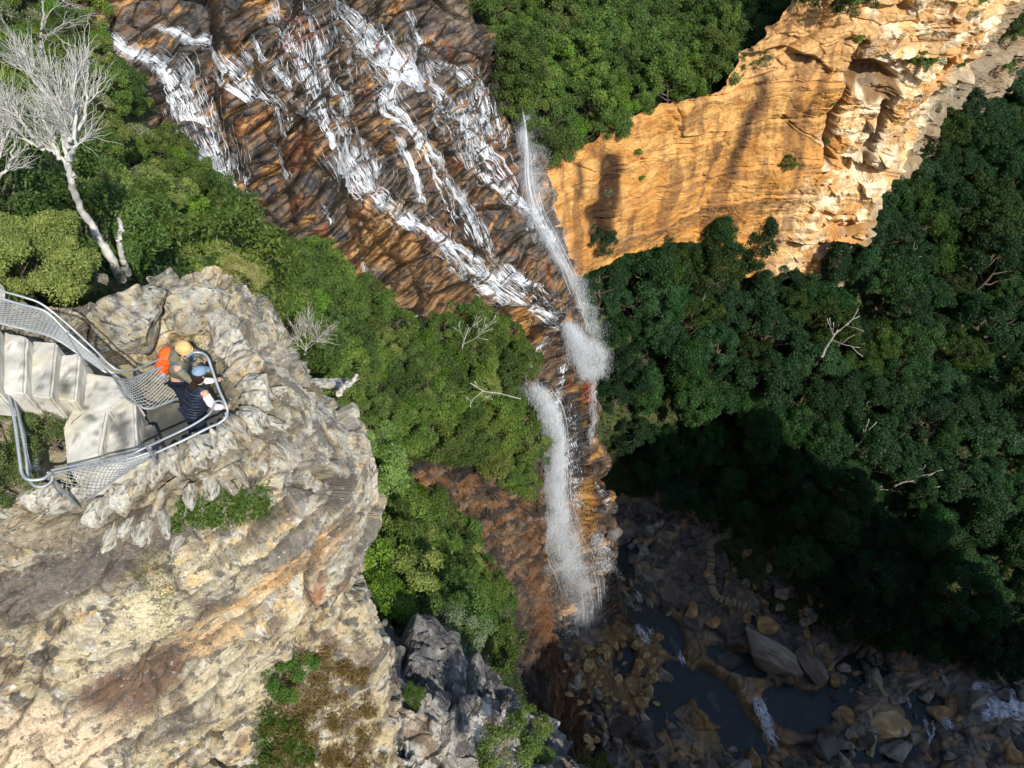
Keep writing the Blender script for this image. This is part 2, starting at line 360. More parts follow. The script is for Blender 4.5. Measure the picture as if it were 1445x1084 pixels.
def f_slab(Q, M):
    u, v = proj(Q); u = u.astype(f32); v = v.astype(f32)
    w = np.stack([fbm(Q * .12, 3, 205), fbm(Q * .12, 3, 209), fbm(Q * .14, 3, 213)], 1)
    B = Q + np.array([1.0, 1.0, .6], f32) * w
    flow = .86 * B[:, 0] - .5 * B[:, 1]; cross = .5 * B[:, 0] + .86 * B[:, 1]
    # joints run down the fall line, beds run level: long blocks
    f3, e3, id3, t3 = cells(np.stack([cross * 1.1, flow * 1.1, B[:, 2] * 3.2], 1), 233, tilt=True)
    f1, e1, id1, t1 = cells(np.stack([cross * .17, flow * .10, B[:, 2] * .30], 1), 203, tilt=True)
    f2, e2, id2, t2 = cells(np.stack([cross * .42, flow * .42, B[:, 2] * 1.25], 1), 231, tilt=True)
    h = 1.15
    fr = B[:, 2] / h + .3 * (id1 - .5); lay = np.floor(fr); fr = fr - lay
    lr = ((_h(lay.astype(np.int64) + 500, (id1 * 50).astype(np.int64), lay.astype(np.int64) * 0, 7) & np.uint32(255)).astype(f32) / 255)
    fr2 = B[:, 2] / .42 + .4 * id2; fr2 -= np.floor(fr2)
    st1 = (2 * fr - 1) ** 8; st2 = (2 * fr2 - 1) ** 6; sm = ss(-.3, .15, fbm(Q * .2, 3, 245))
    d = 1.3 * (id1 - .5) * ss(0, .08, e1) + .8 * t1 + .5 * (id2 - .5) * ss(0, .09, e2) + .22 * t2 + .03 * (id3 - .5) * ss(0, .12, e3) + .04 * t3 - .65 * st1 * sm - .28 * st2 * sm + .35 * (np.sqrt(np.clip(1 - (2 * fr - 1) ** 2, 0, 1)) - .6) + .5 * (lr - .5)
    d += .06 * fr2
    d += -.5 * np.exp(-(e1 / .03) ** 2) - .16 * np.exp(-(e2 / .045) ** 2)
    d += .8 * fbm(Q * .12, 4, 241) + .05 * fbm(Q * 1.1, 4, 251)
    # deep gullies
    def gully(pts, wd, dep):
        g = np.zeros(len(Q), f32)
        for (x0, y0), (x1, y1) in zip(pts, pts[1:]):
            L = (x1 - x0) ** 2 + (y1 - y0) ** 2
            t = np.clip(((u - x0) * (x1 - x0) + (v - y0) * (y1 - y0)) / L, 0, 1)
            g = np.maximum(g, np.exp(-(((u - x0 - t * (x1 - x0)) ** 2 + (v - y0 - t * (y1 - y0)) ** 2) / wd ** 2)))
        return g * dep
    gl = gully([(300, 0), (304, 60), (312, 110), (318, 150), (330, 190), (350, 240)], 5, 1.6) + gully([(395, 160), (405, 210), (415, 265), (420, 330)], 4, 1.2) \
        + gully([(478, 190), (485, 270), (500, 340), (525, 380)], 4, 1.1) + gully([(640, 215), (655, 290), (660, 340)], 7, 1.3)
    d -= gl
    steep = ss(420, 560, v)
    n1 = fbm(Q * .22, 4, 261); n2 = fbm(np.stack([flow * .3, cross * .3, B[:, 2] * 1.6], 1), 4, 271); n3 = fbm(Q * .9, 4, 281)
    c = mix((.085, .062, .042), (.16, .105, .06), ss(-.3, .3, n1))
    c = mix(c, (.045, .042, .04), ss(.0, .3, n3 + .3 * n2))
    org = ss(-.12, .32, n2 + .35 * n1 - .18 * (v < 0) - .1)
    c = mix(c, (.33, .16, .05), .72 * ss(.05, .42, n2 + .35 * n1 - .1))
    c = mix(c, (.24, .075, .025), .6 * ss(.24, .5, fbm(Q * .45, 4, 291) + .1 * n3))
    c = mix(c, (.50, .27, .08), .75 * ss(.3, .55, n2 + .3 * n3))
    c = mix(c, (.22, .17, .12), .6 * ss(.1, .4, fbm(Q * .3, 4, 301)) * ss(430, 640, u + .0 * v) * (1 - steep))
    nn = .6 * n1 + .4 * n3
    c = mix(c, (.38, .20, .06), .8 * blob(u, v, 545, 345, 60, 40, 20, .4, nn))
    c = mix(c, (.26, .14, .055), .85 * blob(u, v, 600, 415, 90, 45, 10, .4, nn))
    c = mix(c, (.42, .21, .05), .8 * blob(u, v, 745, 475, 18, 50, -15, .4, nn))
    c = mix(c, (.13, .085, .055), .8 * blob(u, v, 780, 500, 30, 50, 0, .4, nn))
    c = mix(c, (.40, .19, .03), .8 * blob(u, v, 822, 710, 18, 50, 5, .4, nn))
    c = mix(c, (.30, .09, .035), .8 * blob(u, v, 768, 660, 9, 50, 5, .4, nn))
    c = mix(c, (.30, .06, .02), .8 * blob(u, v, 828, 550, 8, 22, 10, .4, nn))
    c = mix(c, (.045, .042, .045), .75 * blob(u, v, 745, 660, 10, 80, 0, .4, nn))
    c = mix(c, (.045, .045, .05), .75 * blob(u, v, 810, 620, 16, 80, 0, .4, nn))
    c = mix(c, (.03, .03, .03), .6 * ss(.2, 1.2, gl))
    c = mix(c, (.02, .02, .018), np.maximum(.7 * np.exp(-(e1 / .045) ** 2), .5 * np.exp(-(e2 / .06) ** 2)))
    c = mix(c, (.025, .022, .02), .75 * np.maximum(st1, .8 * st2) * sm)  # dark bedding gaps: wet black stain plus overhang shade painted in
    return d.astype(f32), c, None
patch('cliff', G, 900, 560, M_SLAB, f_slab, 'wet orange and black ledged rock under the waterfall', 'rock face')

# ---- left slope and the wooded ledge
left = [
 [(-250,-80,25),(-100,-80,25),(0,-80,25),(60,-80,26),(110,-80,26.5),(150,-80,27)],
 [(-250,20,24),(-100,20,24.5),(0,20,25),(60,20,26),(110,20,27.3),(152,20,28.8)],
 [(-250,120,18),(-80,120,20),(30,120,23),(90,120,26),(150,120,28.5),(212,120,31.6)],
 [(-250,220,11),(-60,220,13),(50,220,20),(120,220,25),(180,220,29.5),(240,220,34)],
 [(-250,300,8),(-60,300,9),(60,300,13.5),(150,300,23),(230,300,30),(315,300,36.8)],
 [(-250,370,6.5),(-50,370,7),(80,370,9.8),(190,370,19),(290,370,30),(390,370,39.6)],
 [(-150,400,7.3),(0,400,7.8),(150,410,10.5),(290,400,15),(380,430,30),(530,430,45)],
 [(0,430,9),(120,450,11),(250,450,15),(360,460,22),(480,500,40),(640,465,51)],
 [(100,500,12),(250,520,15),(380,540,22),(480,560,38),(590,545,48),(745,505,57)],
 [(200,600,16),(330,600,19),(430,600,27),(510,612,42),(610,600,52),(748,600,63)],
 [(250,640,20),(360,640,23),(460,630,31),(530,630,44),(650,635,57),(752,690,72)],
]
G = grid_px(left)
G = np.concatenate([G, G[:, -1:] + np.array([.6, .6, -5])], 1)
G = np.concatenate([G, G[-1:] + np.array([0, 1.5, -5])], 0)
def f_soil(sc=1.0, amp=.5, rock=.25):
    def f(Q, M):
        d = amp * fbm(Q * .35 * sc, 5, 401) + .3 * amp * fbm(Q * 1.6 * sc, 4, 411)
        n = fbm(Q * .6 * sc, 4, 421); n2 = fbm(Q * 2.4 * sc, 4, 431)
        c = mix((.028, .045, .014), (.055, .075, .02), ss(-.3, .3, n))
        c = mix(c, (.07, .055, .03), .7 * ss(.05, .3, n2))
        c = mix(c, (.14, .11, .07), rock * ss(.25, .45, n + .4 * n2))
        return d.astype(f32), c, None
    return f
patch('hillside', G, 420, 260, M_SOIL, f_soil(1.3, .35), 'scrub-covered slope left of and below the cascade', 'hillside')

# ---- banded wall under the wooded ledge
wall = [
 [(500,590,46),(560,580,51),(620,575,56),(700,610,62),(765,670,76)],
 [(520,680,58),(570,670,61),(640,670,65),(710,700,71),(768,740,84)],
 [(540,780,71),(590,770,74),(660,770,78),(720,790,85),(772,820,94)],
 [(560,880,83),(620,880,86),(690,880,90),(730,890,97),(785,900,107)],
 [(600,1000,91),(660,1000,95),(720,1000,100),(770,990,107),(825,985,116)],
 [(640,1150,98),(700,1150,103),(760,1130,108),(820,1110,113),(890,1100,118)],
]
G = grid_px(wall)
def f_wall(Q, M):
    u, v = proj(Q); u = u.astype(f32); v = v.astype(f32)
    w = np.stack([fbm(Q * .12, 3, 505), fbm(Q * .12, 3, 509), fbm(Q * .25, 4, 513)], 1)
    B = Q + np.array([2, 2, .9], f32) * w
    bed = B[:, 2] - .28 * B[:, 0]
    f1, e1, id1, t1 = cells(np.stack([B[:, 0] * .2, B[:, 1] * .2, bed * .8], 1), 503, tilt=True)
    f2, e2, id2, t2 = cells(np.stack([B[:, 0] * .55, B[:, 1] * .55, bed * 2.2], 1), 531, tilt=True)
    d = 1.2 * (id1 - .5) * ss(0, .08, e1) + .8 * t1 + .5 * (id2 - .5) * ss(0, .1, e2) + .5 * t2 - .3 * np.exp(-(e1 / .05) ** 2) - .2 * np.exp(-(e2 / .07) ** 2) + 1.2 * fbm(Q * .12, 4, 541) + .15 * fbm(Q * 1.5, 3, 551)
    fr = bed / .9; fr -= np.floor(fr); d -= .5 * (2 * fr - 1) ** 6; d += .4 * (np.sqrt(np.clip(1 - (2 * fr - 1) ** 2, 0, 1)) - .6)
    n1 = fbm(Q * .25, 4, 561); n2 = fbm(np.stack([B[:, 0] * .25, B[:, 1] * .25, bed * 1.6], 1), 4, 571)
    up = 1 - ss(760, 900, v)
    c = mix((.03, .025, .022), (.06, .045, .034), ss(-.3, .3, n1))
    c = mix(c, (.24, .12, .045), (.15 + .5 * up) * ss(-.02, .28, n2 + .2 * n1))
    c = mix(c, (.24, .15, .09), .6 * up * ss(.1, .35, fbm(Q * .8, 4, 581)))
    c = mix(c, (.20, .09, .035), .6 * blob(u, v, 790, 940, 22, 110, -12, .5, n1))
    return d.astype(f32), c, None
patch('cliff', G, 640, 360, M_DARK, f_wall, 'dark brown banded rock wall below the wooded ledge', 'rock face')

# ---- gully between spur and ledge
gul = [
 [(400,600,30),(470,610,38),(530,640,46),(590,700,54),(640,760,62)],
 [(430,700,28),(500,710,36),(560,740,44),(620,790,52),(680,830,60)],
 [(440,800,26),(520,810,32),(580,830,40),(640,850,46),(700,890,58)],
 [(460,880,24),(530,890,30),(600,900,37),(660,920,44),(725,960,58)],
 [(480,960,24),(540,960,30),(620,970,38),(700,1010,46),(760,1050,60)],
 [(480,1100,28),(560,1100,34),(640,1110,40),(740,1130,50),(800,1150,60)],
]
G = grid_px(gul)
G = np.concatenate([G, G[:, -1:] + np.array([.8, .5, -12])], 1)
patch('hillside', G, 200, 160, M_SOIL, f_soil(.8, .8), 'shaded scrub gully between the spur and the wooded ledge', 'hillside')

# ---- lower outcrop
tops = [(440,870,24),(500,885,27),(556,905,28.5),(620,925,29.5),(690,975,30.5),(755,1035,31),(812,1086,31.5),(900,1150,32)]
oc = []
for k, (dv, dD) in enumerate([(0, 0), (25, -1.1), (70, -3.1), (110, -3.6), (160, -3.4), (300, -2.0)]):
    oc.append([(u - (0 if k == 0 else .12 * dv), v + dv, D + dD) for (u, v, D) in tops])
G = grid_px(oc)
G = np.concatenate([G[:1] + np.array([.3, 1.2, -5]), G[:1] + np.array([.1, .3, -1.2]), G], 0)
G = np.concatenate([G, G[-1:] + np.array([0, -1, -30])], 0)
def f_out(Q, M):
    u, v = proj(Q); u = u.astype(f32); v = v.astype(f32)
    w = np.stack([fbm(Q * .5, 3, 605), fbm(Q * .5, 3, 609), fbm(Q * .5, 3, 613)], 1)
    B = Q + .3 * w
    f1, e1, id1, t1 = cells(np.stack([B[:, 0] * .45, B[:, 1] * .4, B[:, 2] * .6], 1), 603, tilt=True)
    f2, e2, id2, t2 = cells(B * np.array([1.4, 1.4, 2.6], f32), 631, tilt=True)
    d = .8 * (id1 - .5) * ss(0, .08, e1) + .7 * t1 + .22 * (id2 - .5) * ss(0, .1, e2) + .25 * t2 - .12 * np.exp(-(e1 / .05) ** 2) - .05 * np.exp(-(e2 / .08) ** 2) + .5 * fbm(Q * .3, 4, 641) + .12 * ridge(Q * 1.6, 4, 651)
    n1 = fbm(Q * .5, 4, 661); n2 = fbm(Q * 1.8, 5, 671)
    c = mix((.30, .28, .25), (.56, .53, .46), ss(-.2, .3, n1))
    c = mix(c, (.05, .05, .052), .85 * ss(-.05, .2, n2 + .15 * n1))
    c = mix(c, (.55, .53, .48), .85 * ss(.18, .32, fbm(Q * 2.6, 4, 681)))
    c = mix(c, (.42, .28, .15), .5 * ss(.25, .45, n1 + .3 * n2))
    back_shade = 1 - ss(-10, 45, v - np.interp(u, [500, 560, 700, 760, 812], [960, 1000, 1000, 1040, 1090]) + 20 * n1)  # painted shade on the upper side that faces away from the sun
    c = mix(c, (.045, .046, .05), .72 * back_shade * ss(-.5, .1, n2 + .2))
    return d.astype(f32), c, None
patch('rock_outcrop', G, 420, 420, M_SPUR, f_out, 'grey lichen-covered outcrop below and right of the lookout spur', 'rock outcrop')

# ---- scrubby hill above the orange cliff
hill = [
 [(540,-80,35.5),(680,-80,38),(800,-80,41),(920,-80,44),(1040,-80,46),(1180,-80,47)],
 [(590,20,37.5),(700,20,40),(810,20,44),(920,20,47),(1030,30,48),(1130,10,46)],
 [(655,80,40.5),(730,90,43),(810,90,46),(890,90,48),(960,90,49.9),(1045,62,49.8)],
 [(712,140,42.2),(760,150,45),(810,150,47),(870,145,49),(950,118,50.2),(1030,108,50.6)],
 [(745,190,45),(762,222,47.6),(790,222,50),(830,205,50.8),(890,178,51.3),(962,148,51.6)],
]
G = grid_px(hill)
G = np.concatenate([G, G[-1:] + np.array([-.5, 3, -1.5]), G[-1:] + np.array([-1, 6, -8])], 0)
G = np.concatenate([G, G[:, -1:] + np.array([2.5, 0, -.8]), G[:, -1:] + np.array([5, 1, -6])], 1)
patch('hillside', G, 220, 260, M_SOIL, f_soil(.8, .45), 'bushy hilltop between the cascade and the orange cliff', 'hillside')

# ---- orange cliff
cols = [(0,62,46.5,61),(6.4,67.5,49.6,67),(12,71,49.4,69),(18,74.6,49.2,70.5),(23.7,78,48.7,73),(30,80,38,80),(38,82.5,36,83),(45,84,34,86),
        (48.5,84.3,34,86),(50.5,85.2,34,86),(52.5,90,34,86),(56,95,34,86),(60.8,98,34,86),(63.5,103,34,88),(74,116,36,90),(98,130,36,92),(140,138,36,95)]
rows = []
for k, f in enumerate(np.linspace(0, 1, 8)):
    rows.append([(x + .0, y + (1.5 if f < .2 and x > 24 else 0), CH - (a + (b - a) * f)) for (x, y, a, b) in cols])
G = np.array(rows)
def f_cliff(Q, M):
    u, v = proj(Q); u = u.astype(f32); v = v.astype(f32)
    w = np.stack([fbm(Q * .08, 3, 705), fbm(Q * .08, 3, 709), fbm(Q * .12, 4, 713)], 1)
    B = Q + np.array([1.5, 1.5, .7], f32) * w
    bed = B[:, 2] + .06 * B[:, 0]
    f1, e1, id1, t1 = cells(np.stack([B[:, 0] * .07, B[:, 1] * .07, bed * .14], 1), 703, tilt=True)
    f2, e2, id2, t2 = cells(np.stack([B[:, 0] * .28, B[:, 1] * .28, bed * .6], 1), 731, tilt=True)
    right = ss(1140, 1240, u + .35 * (v - 120))         # paler, more broken part
    up = 1 - ss(100, 150, v + .18 * (u - 1050))          # upper beds
    amp = .3 + .8 * np.maximum(right, up)
    f3, e3, id3, t3 = cells(np.stack([B[:, 0] * .8, B[:, 1] * .8, bed * 1.3], 1), 737, tilt=True)
    d = amp * (1.5 * (id1 - .5) * ss(0, .06, e1) + 1.2 * t1 + (.55 * (id2 - .5) * ss(0, .08, e2) + .9 * t2) * np.maximum(.35, right) + .22 * t3) - .2 * np.exp(-(e1 / .018) ** 2) - .22 * amp * np.exp(-(e2 / .04) ** 2)
    vs = fbm(np.stack([B[:, 0] * 1.1, B[:, 1] * 1.1, bed * .12], 1), 4, 743)
    d += .18 * vs + 1.6 * fbm(Q * .06, 4, 741) + .25 * fbm(Q * .4, 4, 751) + .12 * (ridge(Q * .5, 4, 755) - .3) + .05 * fbm(Q * 2, 3, 757)
    fr = bed / 1.6; fr -= np.floor(fr); d += .14 * np.maximum(up, right * .6) * (np.sqrt(np.clip(1 - (2 * fr - 1) ** 2, 0, 1)) - .6)
    # long ledges
    for (z0, a) in ((60.2, .8), (66.4, .5), (71.5, .9), (54.8, .5)):
        zz = bed - z0 + .8 * fbm(Q * .1, 2, int(z0)); d += a * .5 * ss(-.2, .2, -zz) * np.exp(-np.clip(-zz, 0, None) / 1.5) - .5 * np.exp(-(zz / .12) ** 2)
    def line(pts, wd):
        g = np.zeros(len(Q), f32)
        for (x0, y0), (x1, y1) in zip(pts, pts[1:]):
            L = (x1 - x0) ** 2 + (y1 - y0) ** 2 + 1e-6
            t = np.clip(((u - x0) * (x1 - x0) + (v - y0) * (y1 - y0)) / L, 0, 1)
            g = np.maximum(g, np.exp(-(((u - x0 - t * (x1 - x0)) ** 2 + (v - y0 - t * (y1 - y0)) ** 2) / wd ** 2)))
        return g
    wob = 6 * fbm(Q * .3, 3, 790)
    u0 = u; u = u + wob
    rec = line([(1215, 60), (1195, 110), (1175, 150), (1166, 200), (1163, 222)], 5) * 1.3 + line([(1250, 150), (1232, 190), (1217, 235)], 6) * 1.6
    rec2 = line([(862, 232), (858, 262), (848, 300), (842, 325)], 13) * 1.5 + line([(835, 295), (852, 335)], 10)
    rec3 = blob(u, v, 1232, 112, 34, 24, 20, .3) * 1.8
    d -= 1.2 * rec + .45 * rec2 + 1.3 * rec3
    n1 = fbm(Q * .1, 4, 761); n2 = fbm(np.stack([B[:, 0] * .5, B[:, 1] * .5, bed * .07], 1), 4, 771); n3 = fbm(Q * .6, 4, 781)
    n4 = fbm(np.stack([B[:, 0] * .1, B[:, 1] * .1, bed * 1.0], 1), 4, 783)
    c = mix((.56, .28, .075), (.66, .37, .12), ss(-.25, .25, n1))
    c = mix(c, (.50, .21, .045), .6 * ss(.0, .3, n3))
    c = mix(c, (.74, .52, .27), .8 * right * ss(-.5, .2, n1 + n3 * .5))
    c = mix(c, (.72, .50, .24), .5 * up)
    c = mix(c, (.86, .74, .53), .85 * right * ss(-.05, .3, n3 + .3 * n1))
    c = mix(c, (.30, .15, .05), .5 * ss(.15, .4, n4 + .15 * n3))
    c = mix(c, (.17, .085, .04), .6 * ss(.1, .35, n2) * (1 - .7 * right))
    brown = line([(1078, 112), (1068, 150), (1050, 190), (1040, 225), (1035, 245)], 9 ) * ss(-.6, .1, n2 + .3)
    c = mix(c, (.075, .038, .022), .9 * brown)
    c = mix(c, (.06, .03, .014), .9 * np.clip(rec2 * 1.3, 0, 1))  # recess colour: brown stain with its shade painted in
    c = mix(c, (.06, .03, .015), .85 * line([(818, 235), (812, 270)], 6))
    for (xa, ya, xb, yb, wd) in ((1150, 120, 1138, 175, 5), (1010, 200, 1000, 255, 4), (945, 170, 935, 225, 4), (1128, 215, 1115, 262, 6), (980, 235, 968, 290, 5), (1095, 150, 1085, 190, 4)): c = mix(c, (.10, .05, .025), .65 * line([(xa, ya), (xb, yb)], wd) * ss(-.4, .2, n2))
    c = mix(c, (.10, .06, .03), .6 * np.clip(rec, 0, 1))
    c = mix(c, (.12, .06, .025), .8 * blob(u, v, 1232, 115, 38, 28, 20, .3, n3 * .6))  # hollow under the overhang: its shade painted as dark brown
    c = mix(c, (.24, .13, .06), .5 * blob(u, v, 960, 320, 180, 12, -16, .5, n3))
    c = mix(c, (.33, .35, .28), .6 * blob(u, v, 1350, 130, 60, 18, -40, .4, n3))
    c = mix(c, (.045, .022, .010), .92 * np.clip(line([(862, 236), (856, 268), (846, 300), (840, 322)], 12) * 1.25 * ss(-.55, -.1, n3 + .5 * n2), 0, 1))  # further dark coat, painting more shade into the same recess
    c = mix(c, (.20, .16, .11), .8 * ss(1290, 1310, u0 + .62 * (v - 190)) )
    return d.astype(f32), c, None
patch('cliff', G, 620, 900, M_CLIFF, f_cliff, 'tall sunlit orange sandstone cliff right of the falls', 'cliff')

# ---- forest slope
fs = [
 [(790,350,63),(900,318,68),(1000,290,73),(1130,270,79),(1240,262,82),(1330,185,84),(1420,100,88),(1560,40,92)],
 [(800,415,73),(900,400,78),(1000,390,81),(1130,370,85),(1240,350,87),(1340,320,89),(1450,280,92),(1600,220,96)],
 [(805,520,85),(900,500,88),(1000,490,91),(1120,490,93),(1230,480,95),(1340,460,96),(1460,440,98),(1620,400,100)],
 [(820,620,97),(900,610,100),(1000,610,101),(1110,610,102),(1220,610,103),(1330,600,103),(1460,590,104),(1640,560,105)],
 [(840,700,115),(920,710,115.5),(1010,720,113),(1110,730,109),(1220,740,108),(1330,740,108),(1470,740,108),(1650,720,108)],
 [(870,770,121),(940,790,121),(1020,810,118),(1110,840,113),(1220,870,112),(1330,890,112),(1470,890,112),(1650,890,112)],
 [(890,830,121),(960,850,121),(1040,880,121),(1120,910,121),(1220,930,121),(1330,945,121),(1480,950,121),(1650,950,121)],
]
G = grid_px(fs)
G = np.concatenate([G[:1] + np.array([2, 6, 14]), G], 0)
patch('hillside', G, 260, 300, M_SOIL, f_soil(.4, 1.3, .1), 'steep forested valley side below the orange cliff', 'hillside')

# ---- valley floor
nr, nc = 460, 760
xs = np.concatenate([np.linspace(-20, 95, nc - 40), np.linspace(95.6, 260, 40)]); ys = np.concatenate([np.linspace(-160, -1, 30), np.linspace(0, 62, nr - 60), np.linspace(63, 240, 30)])
X, Y = np.meshgrid(xs, ys)
Q = np.stack([X, Y, np.full_like(X, CH - 116.6)], -1)
Q[..., 2] += np.clip((Y - 55) * .3, 0, 30)
S0 = Q.copy()
def creek_ds(u, v):
    """distance in pixels to the pools and channels"""
    return
def f_floor(Q, M):
    u, v = proj(Q); u = u.astype(f32); v = v.astype(f32)
    w = np.stack([fbm(Q * .1, 3, 805), fbm(Q * .1, 3, 809), 0 * Q[:, 0]], 1)
    B = Q + 3 * w
    f1, e1, id1 = cells(B * np.array([.16, .22, 1], f32), 803)
    f2, e2, id2 = cells(B * np.array([.6, .7, 1], f32), 831)
    d = 1.0 * (id1 - .35) + .45 * (id2 - .4) - .5 * np.exp(-(e1 / .04) ** 2) - .25 * np.exp(-(e2 / .06) ** 2) + 1.0 * fbm(Q * .09, 4, 841) + .2 * fbm(Q * .8, 4, 851) + .45
    n = .35 * fbm(Q * .25, 3, 861)
    pool = np.zeros(len(Q), f32)
    for (a, b, rx, ry, r) in ((950,965,30,38,30),(1015,990,62,26,50),(1050,1040,40,30,40),(1125,1000,52,34,15),(925,1010,14,28,0),(1180,985,34,20,0),(1040,935,50,16,20),(905,870,26,18,30),(1300,1000,60,22,-5),(880,930,14,30,10),(1240,1060,60,16,0),(880,800,14,30,-20),(940,890,20,40,-30)):
        pool = np.maximum(pool, blob(u, v, a, b, rx, ry, r, .3, n))
    d = d * (1 - pool) - .9 * pool
    d += 1.2 * blob(u, v, 1400, 985, 60, 40, 20, .4) + .9 * ss(.0, 1, blob(u, v, 1230, 1020, 60, 35, -20, .5))
    n1 = fbm(Q * .12, 4, 871); n2 = fbm(Q * .7, 4, 881)
    c = mix((.09, .08, .065), (.20, .17, .13), ss(-.3, .3, n1))
    c = mix(c, (.36, .22, .09), .7 * ss(.0, .35, n2 + .5 * n1))
    c = mix(c, (.025, .025, .025), .7 * ss(.05, .3, fbm(Q * .4, 4, 891)))
    for (a, b, rx, ry, r, cc) in ((1000,950,24,75,-35,(.20,.13,.06)),(1045,1010,14,50,-40,(.26,.15,.05)),(1005,1020,26,60,-35,(.25,.14,.04)),(1110,980,50,14,10,(.32,.19,.05)),(1105,1040,20,40,-20,(.30,.18,.08)),(880,930,70,60,0,(.26,.15,.05)),
                              (1250,1010,60,34,-15,(.33,.26,.18)),(1400,985,75,40,15,(.30,.26,.21)),(1160,870,60,20,20,(.20,.15,.09)),(990,830,70,50,20,(.10,.085,.065))):
        c = mix(c, cc, .8 * blob(u, v, a, b, rx, ry, r, .5, n * 1.5))
    c = mix(c, (.26, .16, .06), .7 * pool)
    return d.astype(f32), c, None
def sheet(name, Q, shader, fn, label, cat):
    nr, nc = Q.shape[:2]; M = np.zeros_like(Q); M[..., 2] = 1
    d, col, _ = fn(Q.reshape(-1, 3).astype(f32), M.reshape(-1, 3).astype(f32))
    V = Q.reshape(-1, 3).copy(); V[:, 2] += d
    me = np_mesh(name, V, gridfaces(nr, nc)[:, ::-1], col)
    o = link(name, me, mat=shader); tag(o, label, cat, kind='structure')
    SURF[label] = dict(V=V.reshape(nr, nc, 3), N=M, me=me); print('sheet', label, round(time.time() - T0, 1))
    return o
sheet('creek_bed', Q, M_BED, f_floor, 'rocky creek bed on the valley floor', 'creek bed')

# ---- unseen plateau added behind the viewpoint; its rim is shaped to shade the gorge
rim = [(-260,-25),(-160,-18),(-90,-16),(-50,-10),(-33,-6),(-22,-2),(-13,0),(-9,-10),(8,-22),(26,-32),(38,-42),(50,-46),(60,-42),(65,-16),(72,-5),(82,-9),(102,-27),(130,-48),(260,-80)]
rr = []
for k, (dy, D) in enumerate([(-260,2),(-120,3),(-50,4),(-16,5.5),(-4,7),(0,12),(1,40),(3,80),(8,119)]):
    rr.append([(x, y + dy, CH - D) for (x, y) in rim])
def f_plat(Q, M):
    d = 4.5 * fbm(Q * .07, 4, 901) + 1.8 * fbm(Q * .35, 4, 905)
    n = fbm(Q * .1, 4, 911); st = 1 - ss(.5, .8, M[:, 2])
    c = mix((.03, .05, .015), (.06, .08, .025), ss(-.3, .3, n)); c = mix(c, (.36, .22, .10), st)
    return d.astype(f32), c, None
patch('plateau', np.array(rr), 240, 300, M_SOIL, f_plat, 'unseen plateau edge behind the viewpoint, added to shade the valley', 'plateau', keep=False)

# far ground sheet
v = np.array([[-900, -900, -3], [1500, -900, -3], [1500, 1500, -3], [-900, 1500, -3]], float)
o = link('ground', np_mesh('ground', v, np.array([[0, 1, 2, 3]]), np.tile(np.array([[.03, .045, .02]], f32), (4, 1))), mat=M_SOIL)
tag(o, 'bush-covered ground beyond the valley', 'ground', kind='structure')
# ================================================================== plants
def mat_leaf(name, hue=.5, sat=1.0, val=1.0, trans=.25, rv=.35):
    m = bpy.data.materials.new(name); t, n, l = nt(m)
    out = n.new('ShaderNodeOutputMaterial'); b = n.new('ShaderNodeBsdfPrincipled'); tr = n.new('ShaderNodeBsdfTranslucent'); ms = n.new('ShaderNodeMixShader')
    at = n.new('ShaderNodeAttribute'); at.attribute_name = 'Col'
    oi = n.new('ShaderNodeObjectInfo'); hs = n.new('ShaderNodeHueSaturation')
    m1 = n.new('ShaderNodeMapRange'); m1.inputs['To Min'].default_value = val * (1 - rv); m1.inputs['To Max'].default_value = val * (1 + rv)
    l.new(oi.outputs['Random'], m1.inputs['Value'])
    ml = n.new('ShaderNodeMath'); ml.operation = 'MULTIPLY'; ml.inputs[1].default_value = 7.31
    fr = n.new('ShaderNodeMath'); fr.operation = 'FRACT'; l.new(oi.outputs['Random'], ml.inputs[0]); l.new(ml.outputs[0], fr.inputs[0])
    m2 = n.new('ShaderNodeMapRange'); m2.inputs['To Min'].default_value = hue - .012; m2.inputs['To Max'].default_value = hue + .012
    l.new(fr.outputs[0], m2.inputs['Value'])
    l.new(m1.outputs[0], hs.inputs['Value']); l.new(m2.outputs[0], hs.inputs['Hue']); hs.inputs['Saturation'].default_value = sat
    l.new(at.outputs['Color'], hs.inputs['Color'])
    l.new(hs.outputs[0], b.inputs['Base Color']); l.new(hs.outputs[0], tr.inputs['Color'])
    b.inputs['Roughness'].default_value = .55; b.inputs['Specular IOR Level'].default_value = .35
    ms.inputs[0].default_value = trans; l.new(b.outputs[0], ms.inputs[1]); l.new(tr.outputs[0], ms.inputs[2]); l.new(ms.outputs[0], out.inputs[0])
    return m
M_LEAF = mat_leaf('leaf_green', hue=.487, val=1.05, sat=1.05)
M_LEAFF = mat_leaf('leaf_forest', hue=.488, sat=1.2, val=.84, trans=.2, rv=.4)
M_BARK = mat_plain('bark', (.14, .105, .08), rough=.95, var=.4, vscale=5, bump=.5)
M_PALE = mat_plain('pale_dead_wood', (.47, .455, .41), rough=.9, var=.3, vscale=7, bump=.6, bscale=25)
M_GREY = mat_plain('grey_dead_twigs', (.36, .34, .30), rough=.95, var=.3, vscale=6)

